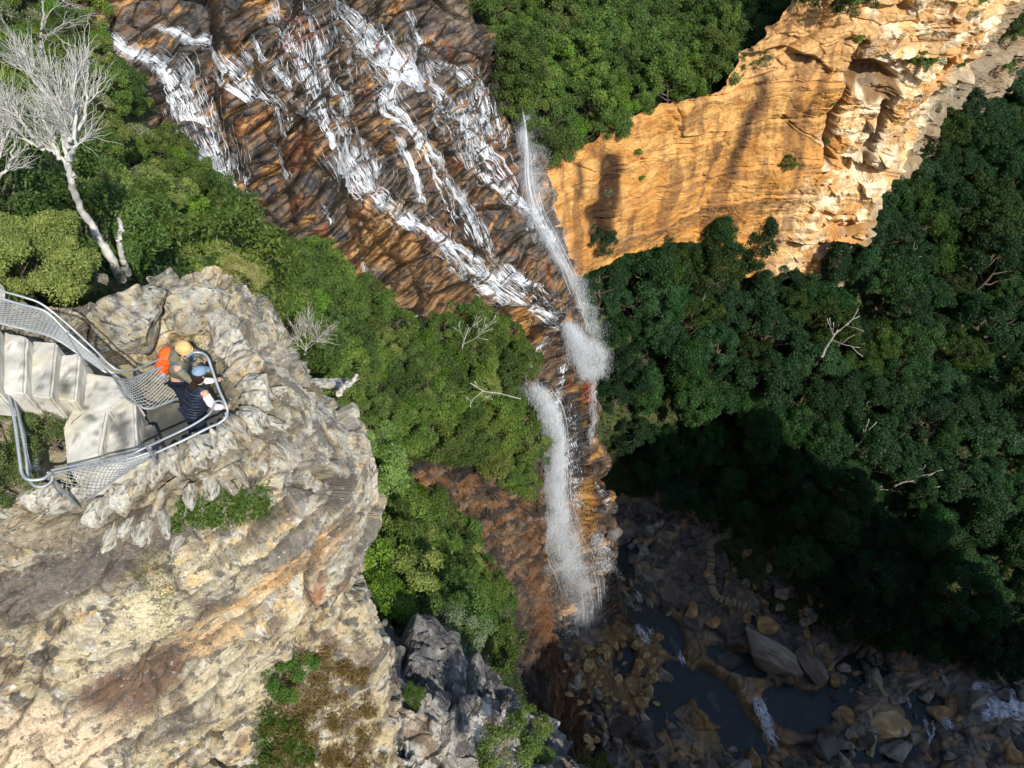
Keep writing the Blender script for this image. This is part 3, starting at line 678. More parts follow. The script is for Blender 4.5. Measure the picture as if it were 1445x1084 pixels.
def unit(a): return a / (np.linalg.norm(a, axis=-1, keepdims=True) + 1e-9)
def leaves(C, D, size, aspect, spread, col, rng, nor=None):
    """a rhombus leaf at every point C, growing roughly along D"""
    n = len(C)
    d = unit(D + spread * rng.normal(size=(n, 3)))
    s = unit(np.cross(d, rng.normal(size=(n, 3)))) if nor is None else unit(np.cross(d, nor + .45 * rng.normal(size=(n, 3))))
    L = (size * rng.uniform(.6, 1.35, n))[:, None]; W = L * aspect
    nn = np.cross(d, s)
    V = np.stack([C, C + d * L * .5 + s * W * .5 + nn * L * .05, C + d * L, C + d * L * .5 - s * W * .5 + nn * L * .05], 1).reshape(-1, 3)
    Fc = np.arange(4 * n).reshape(n, 4)
    return V, Fc, np.repeat(col, 4, 0)
def crown_mesh(name, seed, R, nclump, nleaf, cr, leaf, aspect=.5, cols=((.04, .09, .02), (.08, .14, .03)), spread=.7, low=-.15, gap=.0, fine=1.0, mode='round', keepdir=.7):
    rng = np.random.default_rng(seed)
    d = unit(rng.normal(size=(nclump * 3, 3))); d = d[d[:, 2] > low][:nclump]; nc = len(d)
    rad = rng.uniform(.55, 1.0, nc) ** .6
    if mode == 'column':
        z = rng.uniform(0, 1, nc); w = np.sin(np.clip(z, .05, 1) * 3.0) ** .6 * (1 - .35 * z)
        a = rng.uniform(0, 6.283, nc); C = np.stack([np.cos(a) * w * R[0] * rad, np.sin(a) * w * R[1] * rad, (z - .45) * R[2] * 2], 1)
        d = unit(C * np.array([1, 1, .35]) + np.array([0, 0, .4]))
    else:
        lob = 1 + .25 * np.sin(d[:, 0] * 4 + seed) * np.cos(d[:, 1] * 5 + seed * 2)
        C = d * rad[:, None] * np.array(R) * lob[:, None]
    crs = cr * rng.uniform(.6, 1.3, nc)
    k = rng.integers(0, nc, nleaf)
    dd = unit(rng.normal(size=(nleaf, 3)) + .9 * d[k] + np.array([0, 0, .25]))
    pos = C[k] + dd * crs[k][:, None] * (rng.uniform(0.15, 1, nleaf) ** .45)[:, None] * np.array([1, 1, .75])
    cc = rng.uniform(0, 1, nc)[k] * .6 + rng.uniform(0, 1, nleaf) * .4
    c0, c1 = np.array(cols[0]), np.array(cols[1])
    col = (c0 + (c1 - c0) * cc[:, None]) * rng.uniform(.75, 1.25, (nleaf, 1))
    tan = unit(np.cross(dd, rng.normal(size=(nleaf, 3))))
    V, Fc, c = leaves(pos, tan * .8 + dd * keepdir * .5, leaf, aspect, spread * .5, col, rng, nor=dd)
    return np_mesh(name, V, Fc, c.astype(f32), smooth=False)
def tube(pts, rad, sides=6, off=0):
    pts = np.asarray(pts, float); n = len(pts)
    T = unit(np.gradient(pts, axis=0)); a = np.where(np.abs(T[:, 2:3]) > .9, np.array([[1., 0, 0]]), np.array([[0, 0, 1.]]))
    U = unit(np.cross(T, a)); W = np.cross(T, U)
    th = np.linspace(0, 2 * np.pi, sides, endpoint=False)
    V = pts[:, None] + (U[:, None] * np.cos(th)[None, :, None] + W[:, None] * np.sin(th)[None, :, None]) * np.asarray(rad, float)[:, None, None]
    V = V.reshape(-1, 3); i = np.arange(n * sides).reshape(n, sides); j = np.roll(i, -1, 1)
    Fc = np.stack([i[:-1], j[:-1], j[1:], i[1:]], -1).reshape(-1, 4)
    cap = [[i[0, 0], i[0, k], i[0, min(k + 1, sides - 1)], i[0, min(k + 2, sides - 1)]] for k in range(1, sides - 1, 2)] + [[i[-1, 0], i[-1, k], i[-1, min(k + 1, sides - 1)], i[-1, min(k + 2, sides - 1)]] for k in range(1, sides - 1, 2)]
    cap = [c for c in cap if len(set(c)) == 4]
    if cap: Fc = np.concatenate([Fc, np.array(cap)])
    return V, Fc + off
class Acc:
    def __init__(s): s.V = []; s.F = []; s.C = []; s.n = 0
    def add(s, V, Fc, col=None):
        s.V.append(V); s.F.append(Fc + s.n); s.n += len(V)
        if col is not None: s.C.append(col)
    def tube(s, pts, rad, sides=6): s.add(*tube(pts, rad, sides))
    def mesh(s, name, smooth=True):
        return np_mesh(name, np.concatenate(s.V), np.concatenate(s.F), np.concatenate(s.C).astype(f32) if s.C else None, smooth)
def wob_path(a, b, n, amp, rng):
    a = np.asarray(a, float); b = np.asarray(b, float); t = np.linspace(0, 1, n)[:, None]
    L = np.linalg.norm(b - a); w = np.cumsum(rng.normal(size=(n, 3)), 0); w -= w[:1]; w -= t * w[-1:]
    return a + (b - a) * t + w * amp * L / max(1, n) ** .5
def trunk_mesh(name, seed, h, r, R, nb=6, lean=.08):
    rng = np.random.default_rng(seed); A = Acc()
    top = np.array([rng.normal() * lean * h, rng.normal() * lean * h, h])
    p = wob_path((0, 0, -.4 * min(1, h / 3)), top, 9, .06, rng); A.tube(p, np.linspace(r, r * .35, 9), 7)
    for k in range(nb):
        f = rng.uniform(.4, .95); s = p[int(f * 8)]; a = rng.uniform(0, 6.28)
        e = s + np.array([math.cos(a) * R * .8, math.sin(a) * R * .8, R * rng.uniform(.2, .9)])
        A.tube(wob_path(s, e, 6, .12, rng), np.linspace(r * .45, r * .1, 6), 5)
    return A.mesh(name)
def plant_proto(cat, seed, h, r, R, cz, crownkw, tree=True, leafmat=None):
    """crown and trunk meshes; the crown centre is cz above the ground"""
    cm = crown_mesh('crown', seed, R, **crownkw)
    co = np.empty(len(cm.vertices) * 3, f32); cm.vertices.foreach_get('co', co); co = co.reshape(-1, 3); co[:, 2] += cz; cm.vertices.foreach_set('co', co.ravel()); cm.update()
    cm.materials.append(leafmat or M_LEAF)
    tm = trunk_mesh('trunk', seed + 500, h, r, max(R[0], R[1]), 6 if tree else 8); tm.materials.append(M_BARK)
    return cm, tm
PLANTS = []          # (object, look, u, v, zone)
def place(proto, name, loc, sc, rz, cat, group, look, zone, parts=('crown', 'trunk'), tilt=None):
    e = empty(name, loc, rz, sc)
    if tilt: e.rotation_euler = (tilt[0], tilt[1], rz)
    for pn, me in zip(parts, proto):
        o = bpy.data.objects.new(pn, me); COL.objects.link(o); o.parent = e
    tag(e, None, cat, group)
    top = Vector(loc) + Vector((0, 0, 1.0))
    u, v = proj([top]); PLANTS.append((e, look, float(u[0]), float(v[0]), zone))
    return e
def in_poly(u, v, poly):
    u = np.asarray(u); v = np.asarray(v); r = np.zeros(u.shape, bool); n = len(poly)
    for i in range(n):
        x0, y0 = poly[i]; x1, y1 = poly[(i + 1) % n]
        c = ((y0 > v) != (y1 > v)) & (u < (x1 - x0) * (v - y0) / (y1 - y0 + 1e-9) + x0)
        r ^= c
    return r
def scatter(label, poly, spacing, nmax, seed, lift=1.0, see=None, tries=14000, dens=None):
    """points on a terrain sheet, inside an outline, spacing metres apart and in sight"""
    rng = np.random.default_rng(seed); V = SURF[label]['V']; nr, nc = V.shape[:2]
    du = np.linalg.norm(np.diff(V, axis=1), axis=2)[:-1]; dv = np.linalg.norm(np.diff(V, axis=0), axis=2)[:, :-1]
    w = (du * dv).ravel(); u, v = proj(V[:-1, :-1].reshape(-1, 3)); w = w * in_poly(u, v, poly)
    idx = rng.choice(len(w), tries, p=w / w.sum()); C = V[:-1, :-1].reshape(-1, 3)[idx]
    out = []; grid = {}
    cam0 = Vector((0, 0, CH))
    for c in C:
        s = spacing * (dens(c) if dens else 1)
        k = tuple((c / spacing).astype(int)); ok = True
        for a in (-1, 0, 1):
            for b in (-1, 0, 1):
                for d in (-1, 0, 1):
                    for q in grid.get((k[0] + a, k[1] + b, k[2] + d), ()):
                        if np.linalg.norm(q - c) < s: ok = False; break
                    if not ok: break
                if not ok: break
            if not ok: break
        if not ok: continue
        if see is not None:
            p = Vector(c) + Vector((0, 0, lift)); d = (p - cam0); L = d.length
            h = see.ray_cast(cam0, d.normalized(), L - .4)
            if h[0] is not None: continue
        grid.setdefault(k, []).append(c); out.append(c)
        if len(out) >= nmax: break
    return out
def blanket(name, label, src, poly, n, leaf, cols, seed, lift=.3, mat=None, cat='undergrowth', spread=.9, thick=.3, aspect=.45):
    """low ground cover over a terrain sheet: stuff"""
    rng = np.random.default_rng(seed); V = SURF[src]['V']
    du = np.linalg.norm(np.diff(V, axis=1), axis=2)[:-1]; dv = np.linalg.norm(np.diff(V, axis=0), axis=2)[:, :-1]
    w = (du * dv).ravel(); C = V[:-1, :-1].reshape(-1, 3); u, v = proj(C); w = w * in_poly(u, v, poly)
    idx = rng.choice(len(w), n, p=w / w.sum())
    jit = rng.normal(size=(n, 3)) * np.sqrt(w[idx])[:, None] * .6
    p = C[idx] + jit; p[:, 2] = C[idx][:, 2] + rng.uniform(-.2, 1, n) * thick + .3 * thick * fbm(p * .5, 3, seed)
    t = ss(-.25, .3, fbm(p * .35, 4, seed + 3)) * .7 + rng.uniform(0, .3, n)
    col = np.asarray(cols[0]) * (1 - t[:, None]) + np.asarray(cols[1]) * t[:, None]
    D = np.tile(np.array([[0, -.2, .8]]), (n, 1))
    Vv, Fc, c = leaves(p, D, leaf, aspect, spread, col * rng.uniform(.7, 1.3, (n, 1)), rng)
    o = link(name, np_mesh(name, Vv, Fc, c.astype(f32), False), mat=mat or M_LEAF); tag(o, label, cat, kind='stuff'); return o

L_SPUR = 'pale lichen-spotted sandstone spur carrying the railed lookout'; L_FALL = 'wet orange and black ledged rock under the waterfall'
L_LEFT = 'scrub-covered slope left of and below the cascade'; L_WALL = 'dark brown banded rock wall below the wooded ledge'
L_GUL = 'shaded scrub gully between the spur and the wooded ledge'; L_OUT = 'grey lichen-covered outcrop below and right of the lookout spur'
L_HILL = 'bushy hilltop between the cascade and the orange cliff'; L_CLIFF = 'tall sunlit orange sandstone cliff right of the falls'
L_FOR = 'steep forested valley side below the orange cliff'; L_BED = 'rocky creek bed on the valley floor'
SEE = bvh_of([L_SPUR, L_FALL, L_LEFT, L_WALL, L_GUL, L_OUT, L_HILL, L_CLIFF, L_FOR, L_BED])
def hit(u, v, off=0.0):
    h = SEE.ray_cast(Vector((0, 0, CH)), ray(u, v))
    return None if h[0] is None else np.array(h[0] + h[1] * (off if h[1].dot(ray(u, v)) < 0 else -off))
print('bvh', round(time.time() - T0, 1))

# ---- forest on the valley side
G1 = ((.016, .05, .017), (.036, .095, .028)); G2 = ((.024, .055, .014), (.058, .105, .026)); G3 = ((.02, .055, .025), (.045, .10, .04)); G4 = ((.012, .035, .014), (.025, .065, .022))
FP = []
kw = dict(nclump=46, nleaf=17000, cr=.95, leaf=.25, aspect=.5)
for s, (look, R, h, cols, mode) in enumerate([
        ('rounded deep green tree', (3.3, 3.1, 2.7), 7.5, G1, 'round'), ('broad dark green tree', (4.1, 3.7, 2.6), 8, G4, 'round'),
        ('tall narrow dark green tree', (2.2, 2.3, 4.4), 8, G1, 'column'), ('pale olive-topped gum tree', (3.5, 3.2, 2.5), 8.5, G2, 'round'),
        ('bluish green bushy tree', (2.9, 3.2, 2.9), 7, G3, 'round'), ('tall narrow blue-green tree', (2.0, 2.0, 4.2), 8, G3, 'column'),
        ('small bright green tree', (2.4, 2.5, 2.1), 5.5, G2, 'round')]):
    k2 = dict(kw); k2.update(cols=cols, mode=mode, nclump=46 if mode == 'round' else 60)
    FP.append((look, plant_proto('tree', 100 + s, h, .28, R, h, k2, True, M_LEAFF)))
poly = [(820, 350), (990, 300), (1240, 262), (1330, 190), (1445, 80), (1560, 60), (1600, 1000), (1420, 960), (1300, 925), (1180, 915), (1130, 840), (1080, 800), (980, 735), (900, 700), (868, 640), (850, 520)]
pts = scatter(L_FOR, poly, 4.1, 290, 5, lift=6, see=SEE)
rng = random.Random(3)
for c in pts:
    u, v = proj([c]); u = u[0]; v = v[0]
    if u < 900 or v > 600: k = rng.choice([0, 1, 1, 2, 4, 2, 0])
    elif u > 1200: k = rng.choice([0, 3, 3, 4, 6, 0, 1])
    else: k = rng.choice([0, 1, 2, 2, 5, 5, 4, 3])
    near = max(0, 1 - abs(u - 860) / 60)
    s = rng.uniform(.72, 1.2) * (1 - .35 * near)
    place(FP[k][1], ('forest_tree', 'forest_tree', 'column_tree', 'gum_tree', 'forest_tree', 'column_tree', 'gum_tree')[k], (c[0], c[1], c[2] - .3), (s, s, s * rng.uniform(.85, 1.15)), rng.uniform(0, 6.28), 'tree', 'trees of the valley forest', FP[k][0], 'forest')
blanket('undergrowth', 'dark leafy undergrowth under the valley forest', L_FOR, [(780, 340), (990, 280), (1340, 170), (1460, 60), (1620, 60), (1650, 1000), (1300, 960), (1100, 860), (900, 740), (840, 620)], 60000, .5, ((.012, .035, .012), (.03, .07, .02)), 21, thick=1.4, mat=M_LEAFF)
print('forest', len(pts), round(time.time() - T0, 1))

# ---- bushes: ledge, left slope, hilltop, gully
B1 = ((.05, .11, .02), (.14, .21, .045)); B2 = ((.08, .13, .03), (.20, .25, .07)); B3 = ((.04, .09, .02), (.10, .17, .04)); B4 = ((.11, .14, .07), (.25, .27, .14)); B5 = ((.05, .13, .018), (.13, .25, .035))
BP = []
for s, (look, R, h, cols, nl) in enumerate([
        ('dense rounded green bush', (1.25, 1.2, 1.0), 1.1, B1, 8000), ('spreading dark green bush', (1.6, 1.35, .95), 1.2, B3, 9000),
        ('olive green tea-tree bush', (1.1, 1.2, 1.05), 1.3, B2, 7500), ('grey-green wispy shrub', (1.0, .9, .9), 1.1, B4, 3200),
        ('small fresh green shrub', (.8, .85, .7), .8, B5, 4500), ('tall shaggy green bush', (1.2, 1.2, 1.6), 1.7, B1, 9000)]):
    BP.append((look, plant_proto('bush', 200 + s, h, .09, R, h * 1.0, dict(nclump=20 + 6 * (s % 2), nleaf=nl, cr=.40, leaf=.12, aspect=.42, cols=cols, low=-.3), False)))
def bushes(src, poly, spacing, nmax, seed, zone, group, ks, smin=.75, smax=1.25, lift=1.0, name='bush', dens=None, scf=None):
    pts = scatter(src, poly, spacing, nmax, seed, lift=lift, see=SEE, dens=dens); r = random.Random(seed)
    for c in pts:
        k = r.choice(ks); s = r.uniform(smin, smax) * (scf(c) if scf else 1)
        place(BP[k][1], ('bush', 'bush', 'tea_tree', 'wispy_shrub', 'shrub', 'bush')[k], (c[0], c[1], c[2] - .15), (s, s, s * r.uniform(.85, 1.15)), r.uniform(0, 6.28), ('bush', 'bush', 'tea tree', 'shrub', 'shrub', 'bush')[k], group, BP[k][0], zone, tilt=(r.uniform(-.15, .15), r.uniform(-.15, .15)))
    print(zone, len(pts), round(time.time() - T0, 1))
ledge = [(330, 330), (372, 352), (400, 372), (440, 352), (492, 365), (520, 400), (535, 452), (560, 478), (612, 490), (660, 462), (712, 470), (738, 500), (738, 560), (748, 650), (738, 690), (690, 672), (650, 640), (600, 640), (560, 655), (520, 700), (470, 640), (380, 480), (330, 420)]
bushes(L_LEFT, ledge, 1.8, 260, 31, 'ledge', 'bushes on the wooded ledge', [0, 0, 1, 1, 2, 5, 4, 0], 1.0, 1.6, lift=1.6, scf=lambda c: 1.0 if c[0] > -9 else .85)
lslope = [(-30, -30), (128, -30), (140, 60), (165, 110), (205, 150), (222, 200), (262, 250), (310, 300), (345, 350), (390, 385), (330, 440), (280, 380), (200, 360), (150, 385), (100, 340), (-30, 330)]
bushes(L_LEFT, lslope, 1.7, 140, 37, 'left slope', 'bushes on the slope left of the cascade', [0, 1, 2, 2, 4, 5, 3, 1], .7, 1.3, lift=1.0, scf=lambda c: .55 + .45 * min(1, (CH - c[2]) / 24))
blanket('undergrowth', 'green undergrowth between the bushes left of the cascade', L_LEFT, [(-40, -60), (140, -60), (150, 90), (230, 190), (345, 330), (430, 350), (545, 440), (740, 480), (748, 690), (520, 640), (300, 560), (-40, 440)], 110000, .15, ((.015, .035, .009), (.04, .075, .018)), 22, thick=.5)
hillp = [(600, -60), (1200, -60), (1160, -10), (1075, 40), (1045, 75), (1036, 118), (1000, 130), (935, 158), (885, 180), (835, 206), (800, 224), (770, 226), (750, 200), (735, 165), (715, 120), (690, 60), (640, 20), (600, -10)]
bushes(L_HILL, hillp, 2.15, 165, 41, 'hill', 'bushes on the hilltop right of the cascade', [0, 1, 1, 2, 5, 0, 4, 1], 1.3, 2.2, lift=1.6)
blanket('undergrowth', 'green undergrowth between the hilltop bushes', L_HILL, [(560, -90), (1200, -90), (1160, 10), (1045, 125), (960, 158), (890, 186), (830, 212), (770, 235), (700, 120)], 80000, .26, ((.012, .032, .009), (.035, .065, .018)), 23, thick=.6)
gulp = [(500, 640), (520, 690), (560, 690), (610, 730), (660, 780), (700, 800), (700, 880), (690, 950), (640, 930), (560, 900), (540, 860), (505, 820), (520, 740)]
bushes(L_GUL, gulp, 1.6, 80, 47, 'gully', 'bushes in the gully below the spur', [0, 1, 4, 5, 2, 1], .8, 1.4, lift=1.0)
blanket('undergrowth', 'leafy undergrowth in the gully below the spur', L_GUL, [(470, 600), (600, 680), (720, 830), (740, 1000), (640, 1000), (500, 900)], 60000, .14, ((.012, .032, .009), (.035, .065, .018)), 24, thick=.5)
# ================================================================== water
def mat_foam(name, col=(.80, .84, .87), holes=.35, scale=2.5, alpha=1.0):
    m = bpy.data.materials.new(name); t, n, l = nt(m)
    out = n.new('ShaderNodeOutputMaterial'); b = n.new('ShaderNodeBsdfPrincipled'); tr = n.new('ShaderNodeBsdfTransparent'); ms = n.new('ShaderNodeMixShader')
    tc = n.new('ShaderNodeTexCoord'); no = n.new('ShaderNodeTexNoise'); no.inputs['Scale'].default_value = scale; no.inputs['Detail'].default_value = 4; no.inputs['Roughness'].default_value = .7
    l.new(tc.outputs['Object'], no.inputs['Vector'])
    mr = n.new('ShaderNodeMapRange'); mr.inputs['From Min'].default_value = holes; mr.inputs['From Max'].default_value = holes + .22; mr.inputs['To Max'].default_value = alpha
    l.new(no.outputs['Fac'], mr.inputs['Value']); l.new(mr.outputs[0], ms.inputs[0]); l.new(tr.outputs[0], ms.inputs[1]); l.new(b.outputs[0], ms.inputs[2]); l.new(ms.outputs[0], out.inputs[0])
    b.inputs['Base Color'].default_value = (*col, 1); b.inputs['Roughness'].default_value = .45
    b.inputs['Subsurface Weight'].default_value = 0
    return m
M_FOAM = mat_foam('white_water', col=(.80, .84, .88), holes=.30, scale=1.3, alpha=.85)
M_FILM = mat_foam('thin_water_film', col=(.62, .68, .74), holes=.40, scale=2.2, alpha=.35)
M_SPRAY = mat_foam('spray', col=(.86, .9, .94), holes=-1, alpha=.5)
M_MIST = mat_foam('fine_mist', holes=-1, alpha=.10)

def path_px(pts, step=3.0):
    pts = np.asarray(pts, float); L = np.concatenate([[0], np.cumsum(np.hypot(*np.diff(pts[:, :2], axis=0).T))])
    t = np.linspace(0, L[-1], max(3, int(L[-1] / step)))
    sm = upsample(pts, len(t) * 4); Ls = np.concatenate([[0], np.cumsum(np.hypot(*np.diff(sm[:, :2], axis=0).T))])
    return np.stack([np.interp(t, Ls * L[-1] / Ls[-1], sm[:, k]) for k in range(pts.shape[1])], 1)
def thread(A, P3, N3, W):
    P3 = np.array(P3); W = np.array(W)[:, None]
    if len(P3) < 3: return
    S = unit(np.cross(np.gradient(P3, axis=0), np.array(N3))); V = np.stack([P3 - S * W, P3 + S * W], 1).reshape(-1, 3); A.add(V, gridfaces(len(P3), 2))
def ribbon(A, P3, N3, W):
    """raised strip of water over the rock"""
    P3 = np.array(P3); N3 = np.array(N3); W = np.array(W)[:, None]
    if len(P3) < 3: return
    T = unit(np.gradient(P3, axis=0)); S = unit(np.cross(T, N3)); n = len(P3)
    V = np.stack([P3 - S * W, P3 - S * W * .4 + N3 * W * .7, P3 + S * W * .4 + N3 * W * .7, P3 + S * W], 1).reshape(-1, 3)
    A.add(V, gridfaces(n, 4))
wr = np.random.default_rng(99)
def strand(A, pts, n, wpx=(.35, 1.0), seg=(.12, .5), lift=.10, mean=1.0, maxjump=2.2, lat=.42):
    c = path_px(pts); m = len(c); T = unit(np.gradient(c[:, :2], axis=0)); S = np.stack([-T[:, 1], T[:, 0]], 1)
    for k in range(n):
        L = max(4, int(m * wr.uniform(*seg))); i0 = wr.integers(-L // 2, max(1, m - L // 2)); i1 = min(m, i0 + L); i0 = max(0, i0)
        if i1 - i0 < 4: continue
        off = np.clip(wr.normal() * lat, -.95, .95); ph = wr.uniform(0, 99, 2); w0 = wr.uniform(*wpx)
        idx = np.arange(i0, i1); mo = mean * (noise(np.stack([idx * .09 + ph[0], idx * 0 + ph[1], idx * 0], 1)) + .5 * noise(np.stack([idx * .35 + ph[1], idx * 0 + ph[0], idx * 0], 1)))
        q = c[idx, :2] + S[idx] * (c[idx, 2] * .5 * off + mo * np.minimum(3.5, 1 + c[idx, 2] * .12))[:, None]
        P3 = []; N3 = []; W = []
        for j, (uu, vv) in enumerate(q):
            r = ray(uu, vv); h = SEE.ray_cast(Vector((0, 0, CH)), r)
            if h[0] is None: continue
            nn = h[1] if h[1].dot(r) < 0 else -h[1]
            p = np.array(h[0] + nn * lift)
            if P3 and np.linalg.norm(p - P3[-1]) > maxjump * (1 + 0 * j):
                ribbon(A, P3, N3, W); P3, N3, W = [], [], []
            f = min(1, j / 3 + .25, (len(q) - 1 - j) / 3 + .25)
            P3.append(p); N3.append(np.array(nn)); W.append(w0 * h[3] / F * f)
        ribbon(A, P3, N3, W)
STR = {
 'a': [(143,33,5),(163,53,9),(193,70,12),(219,83,18),(246,100,36),(262,126,44),(280,156,40),(298,186,36),(312,226,34),(322,252,36),(335,286,30),(341,330,18)],
 'b': [(206,33,5),(240,43,7),(266,56,7),(299,63,8),(312,82,16),(339,98,18),(359,120,18),(382,140,22),(395,160,18),(405,186,8)],
 'b2': [(383,196,6),(396,220,6),(412,250,6)],
 'c': [(355,50,8),(369,77,12),(392,97,12),(412,126,10)],
 'd': [(385,0,10),(392,27,16),(412,57,16),(425,87,16),(442,123,18),(455,156,22),(478,186,26),(490,210,26),(507,235,24),(523,262,18),(543,290,13),(580,309,12),(606,329,20),(633,352,28),(659,377,34),(693,399,34),(726,419,32),(759,437,26),(803,460,20)],
 'd2': [(455,160,10),(470,190,16),(486,225,20),(498,262,14)],
 'e': [(425,-5,10),(432,17,12),(445,50,12),(458,100,14),(478,130,14),(500,170,12)],
 'f0': [(430,-30,26),(462,-8,28),(487,17,26),(513,37,26),(546,63,24),(580,90,24),(603,110,26),(623,133,26),(646,156,26),(659,189,26),(669,226,22),(686,250,20),(715,265,16),(742,286,12),(766,319,12),(784,350,10)],
 'f1': [(505,20,30),(525,60,34),(550,95,30),(565,118,18)],
 'g': [(530,70,14),(560,108,16),(545,134,12),(546,156,12),(566,166,12),(593,196,14),(620,229,14),(646,262,14),(666,292,14),(690,345,16)],
 'g2': [(404,130,10),(430,150,10),(455,175,10)],
 'h': [(546,173,8),(570,213,12),(583,246,12),(596,286,8)],
 'i': [(606,86,10),(633,96,14),(659,116,18),(686,133,20),(693,153,20),(706,186,18),(713,210,10)],
 'i2': [(645,150,14),(668,170,14),(680,200,12),(688,225,8)],
 'k2': [(686,378,8),(719,393,10),(756,403,10),(781,418,8)],
 'k3': [(693,355,8),(712,383,10),(746,403,12)],
 'l': [(545,292,6),(560,310,8),(590,330,8)],
 'm': [(719,268,12),(735,290,12),(750,320,10),(762,345,10)],
 'n1': [(565,8,8),(580,30,8),(596,62,8)],
 'o1': [(672,90,8),(680,112,8)], 'o2': [(720,118,6),(722,145,8),(727,170,8)],
 'p1': [(510,355,6),(515,375,8),(520,392,6)], 'p2': [(340,60,6),(352,85,8)], 'p3': [(455,290,6),(470,315,6)], 'p4': [(386,368,6),(392,388,6)],
 'q': [(818,478,12),(835,520,14),(838,560,6)],
 'r': [(746,513,14),(742,545,30),(760,566,34),(779,586,30),(786,626,24),(786,660,24),(785,719,28),(790,764,40),(800,790,50),(812,815,40)],
 's': [(799,526,8),(788,552,10),(779,575,8)],
 't': [(829,672,8),(846,689,10),(862,715,12),(872,735,14),(881,748,10)],
 'u': [(842,764,20),(854,790,26),(860,808,22)],
 'z1': [(806,462,12),(801,500,12),(795,535,14),(785,570,16)], 'x1': [(775,470,8),(760,500,10),(748,520,14)],
 'y1': [(800,560,12),(806,600,14),(806,640,16),(812,680,14),(818,720,12)],
}
SMO = {}
FB = bvh_of([L_FALL])
def flow(A, pts, n, wm=(.02, .07), steps=(10, 45), lift=.05, guide=.9, step=.24, spread=.5, nb=9, jit=.06):
    """threads of water let run down the rock: gravity along the surface, drawn on by the stream they belong to"""
    c = path_px(pts, 4.0); C3 = []; W3 = []
    for uu, vv, ww in c:
        h = FB.ray_cast(Vector((0, 0, CH)), ray(uu, vv))
        if h[0] is None: continue
        C3.append(np.array(h[0])); W3.append(ww * h[3] / F)
    if len(C3) < 3: return
    C3 = np.array(C3); W3 = np.array(W3); Csm = C3.copy()
    for _ in range(2): Csm[1:-1] = (Csm[:-2] + 2 * Csm[1:-1] + Csm[2:]) / 4
    T = unit(np.gradient(Csm, axis=0)); cum = np.concatenate([[0], np.cumsum(np.linalg.norm(np.diff(Csm, axis=0), axis=1))]); g0 = Vector((0, 0, -1))
    bo = wr.normal(size=nb) * spread * .5
    for k in range(n):
        i = int(wr.uniform(0, len(C3) - 1.01)); N = np.array(FB.find_nearest(Vector(C3[i]))[1]); S = unit(np.cross(T[i], N))
        p = Vector(C3[i] + S * (bo[k % nb] + wr.normal() * .10 * spread) * W3[i] + T[i] * wr.uniform(0, .8)); vel = Vector(T[i]); w0 = wr.uniform(*wm)
        P3 = []; N3 = []; W = []; m = int(wr.uniform(*steps)); arc = cum[i]
        for j in range(m):
            q, nn, _, dist = FB.find_nearest(p)
            if q is None or dist > 1.2: break
            if nn.dot(Vector((.2, -.6, .75))) < 0: nn = -nn
            if P3 and (q - Vector(P3[-1])).length > .9: break
            P3.append(np.array(q + nn * lift)); N3.append(np.array(nn)); W.append(w0 * (1 + .5 * math.sin(j * .9 + k)) * min(1, j / 3 + .3, (m - 1 - j) / 3 + .3))
            gt = g0 - nn * g0.dot(nn); ii = int(min(len(C3) - 1, np.searchsorted(cum, arc)))
            toc = Vector(C3[ii]) - q; lat = max(0, toc.length - .5 * W3[ii]) / max(.3, W3[ii])
            vel = (vel * .55 + gt * (1.1 - guide * .5) + Vector(T[ii]) * guide * .5 + toc.normalized() * min(1, lat) * .5 + Vector(wr.normal(size=3) * jit)).normalized()
            p = q + vel * step; arc += step
            if arc > cum[-1]: break
        thread(A, P3, N3, W)
A = Acc(); A2 = Acc()
for k, p in STR.items():
    w = sum(q[2] for q in p) / len(p); L = sum(math.hypot(p[i + 1][0] - p[i][0], p[i + 1][1] - p[i][1]) for i in range(len(p) - 1))
    flow(A, p, int(L * w * .034) + 14, (.006, .016), (30, 120), spread=1.15, jit=.07, guide=1.6, nb=max(5, int(w / 1.6)))
    flow(A, p, int(L * .16) + 4, (.010, .026), (30, 90), spread=.3, jit=.07, guide=1.9, nb=4)
    flow(A2, p, int(L * w * .012) + 4, (.10, .24), (8, 26), spread=.8, lift=.03)
for p in ([(395,10,60),(420,60,70),(440,110,60)], [(455,10,70),(490,60,80),(520,110,70),(540,150,50)], [(225,110,50),(262,140,70),(290,190,60),(310,240,50)], [(640,120,50),(670,160,60),(690,210,50)], [(500,200,60),(520,250,40)], [(560,60,60),(600,110,60)]):
    flow(A, p, 260, (.006, .016), (5, 22), spread=1.0, nb=24); flow(A2, p, 50, (.06, .16), (6, 20), spread=1.0, lift=.03)
o = link('waterfall', A.mesh('waterfall'), mat=M_FOAM); tag(o, 'white strands of water running down the ledged rock', 'waterfall', kind='structure')
o = link('waterfall', A2.mesh('waterfall'), mat=M_FILM); tag(o, 'thin films of running water beside the white strands', 'waterfall', kind='structure')
print('strands', round(time.time() - T0, 1))

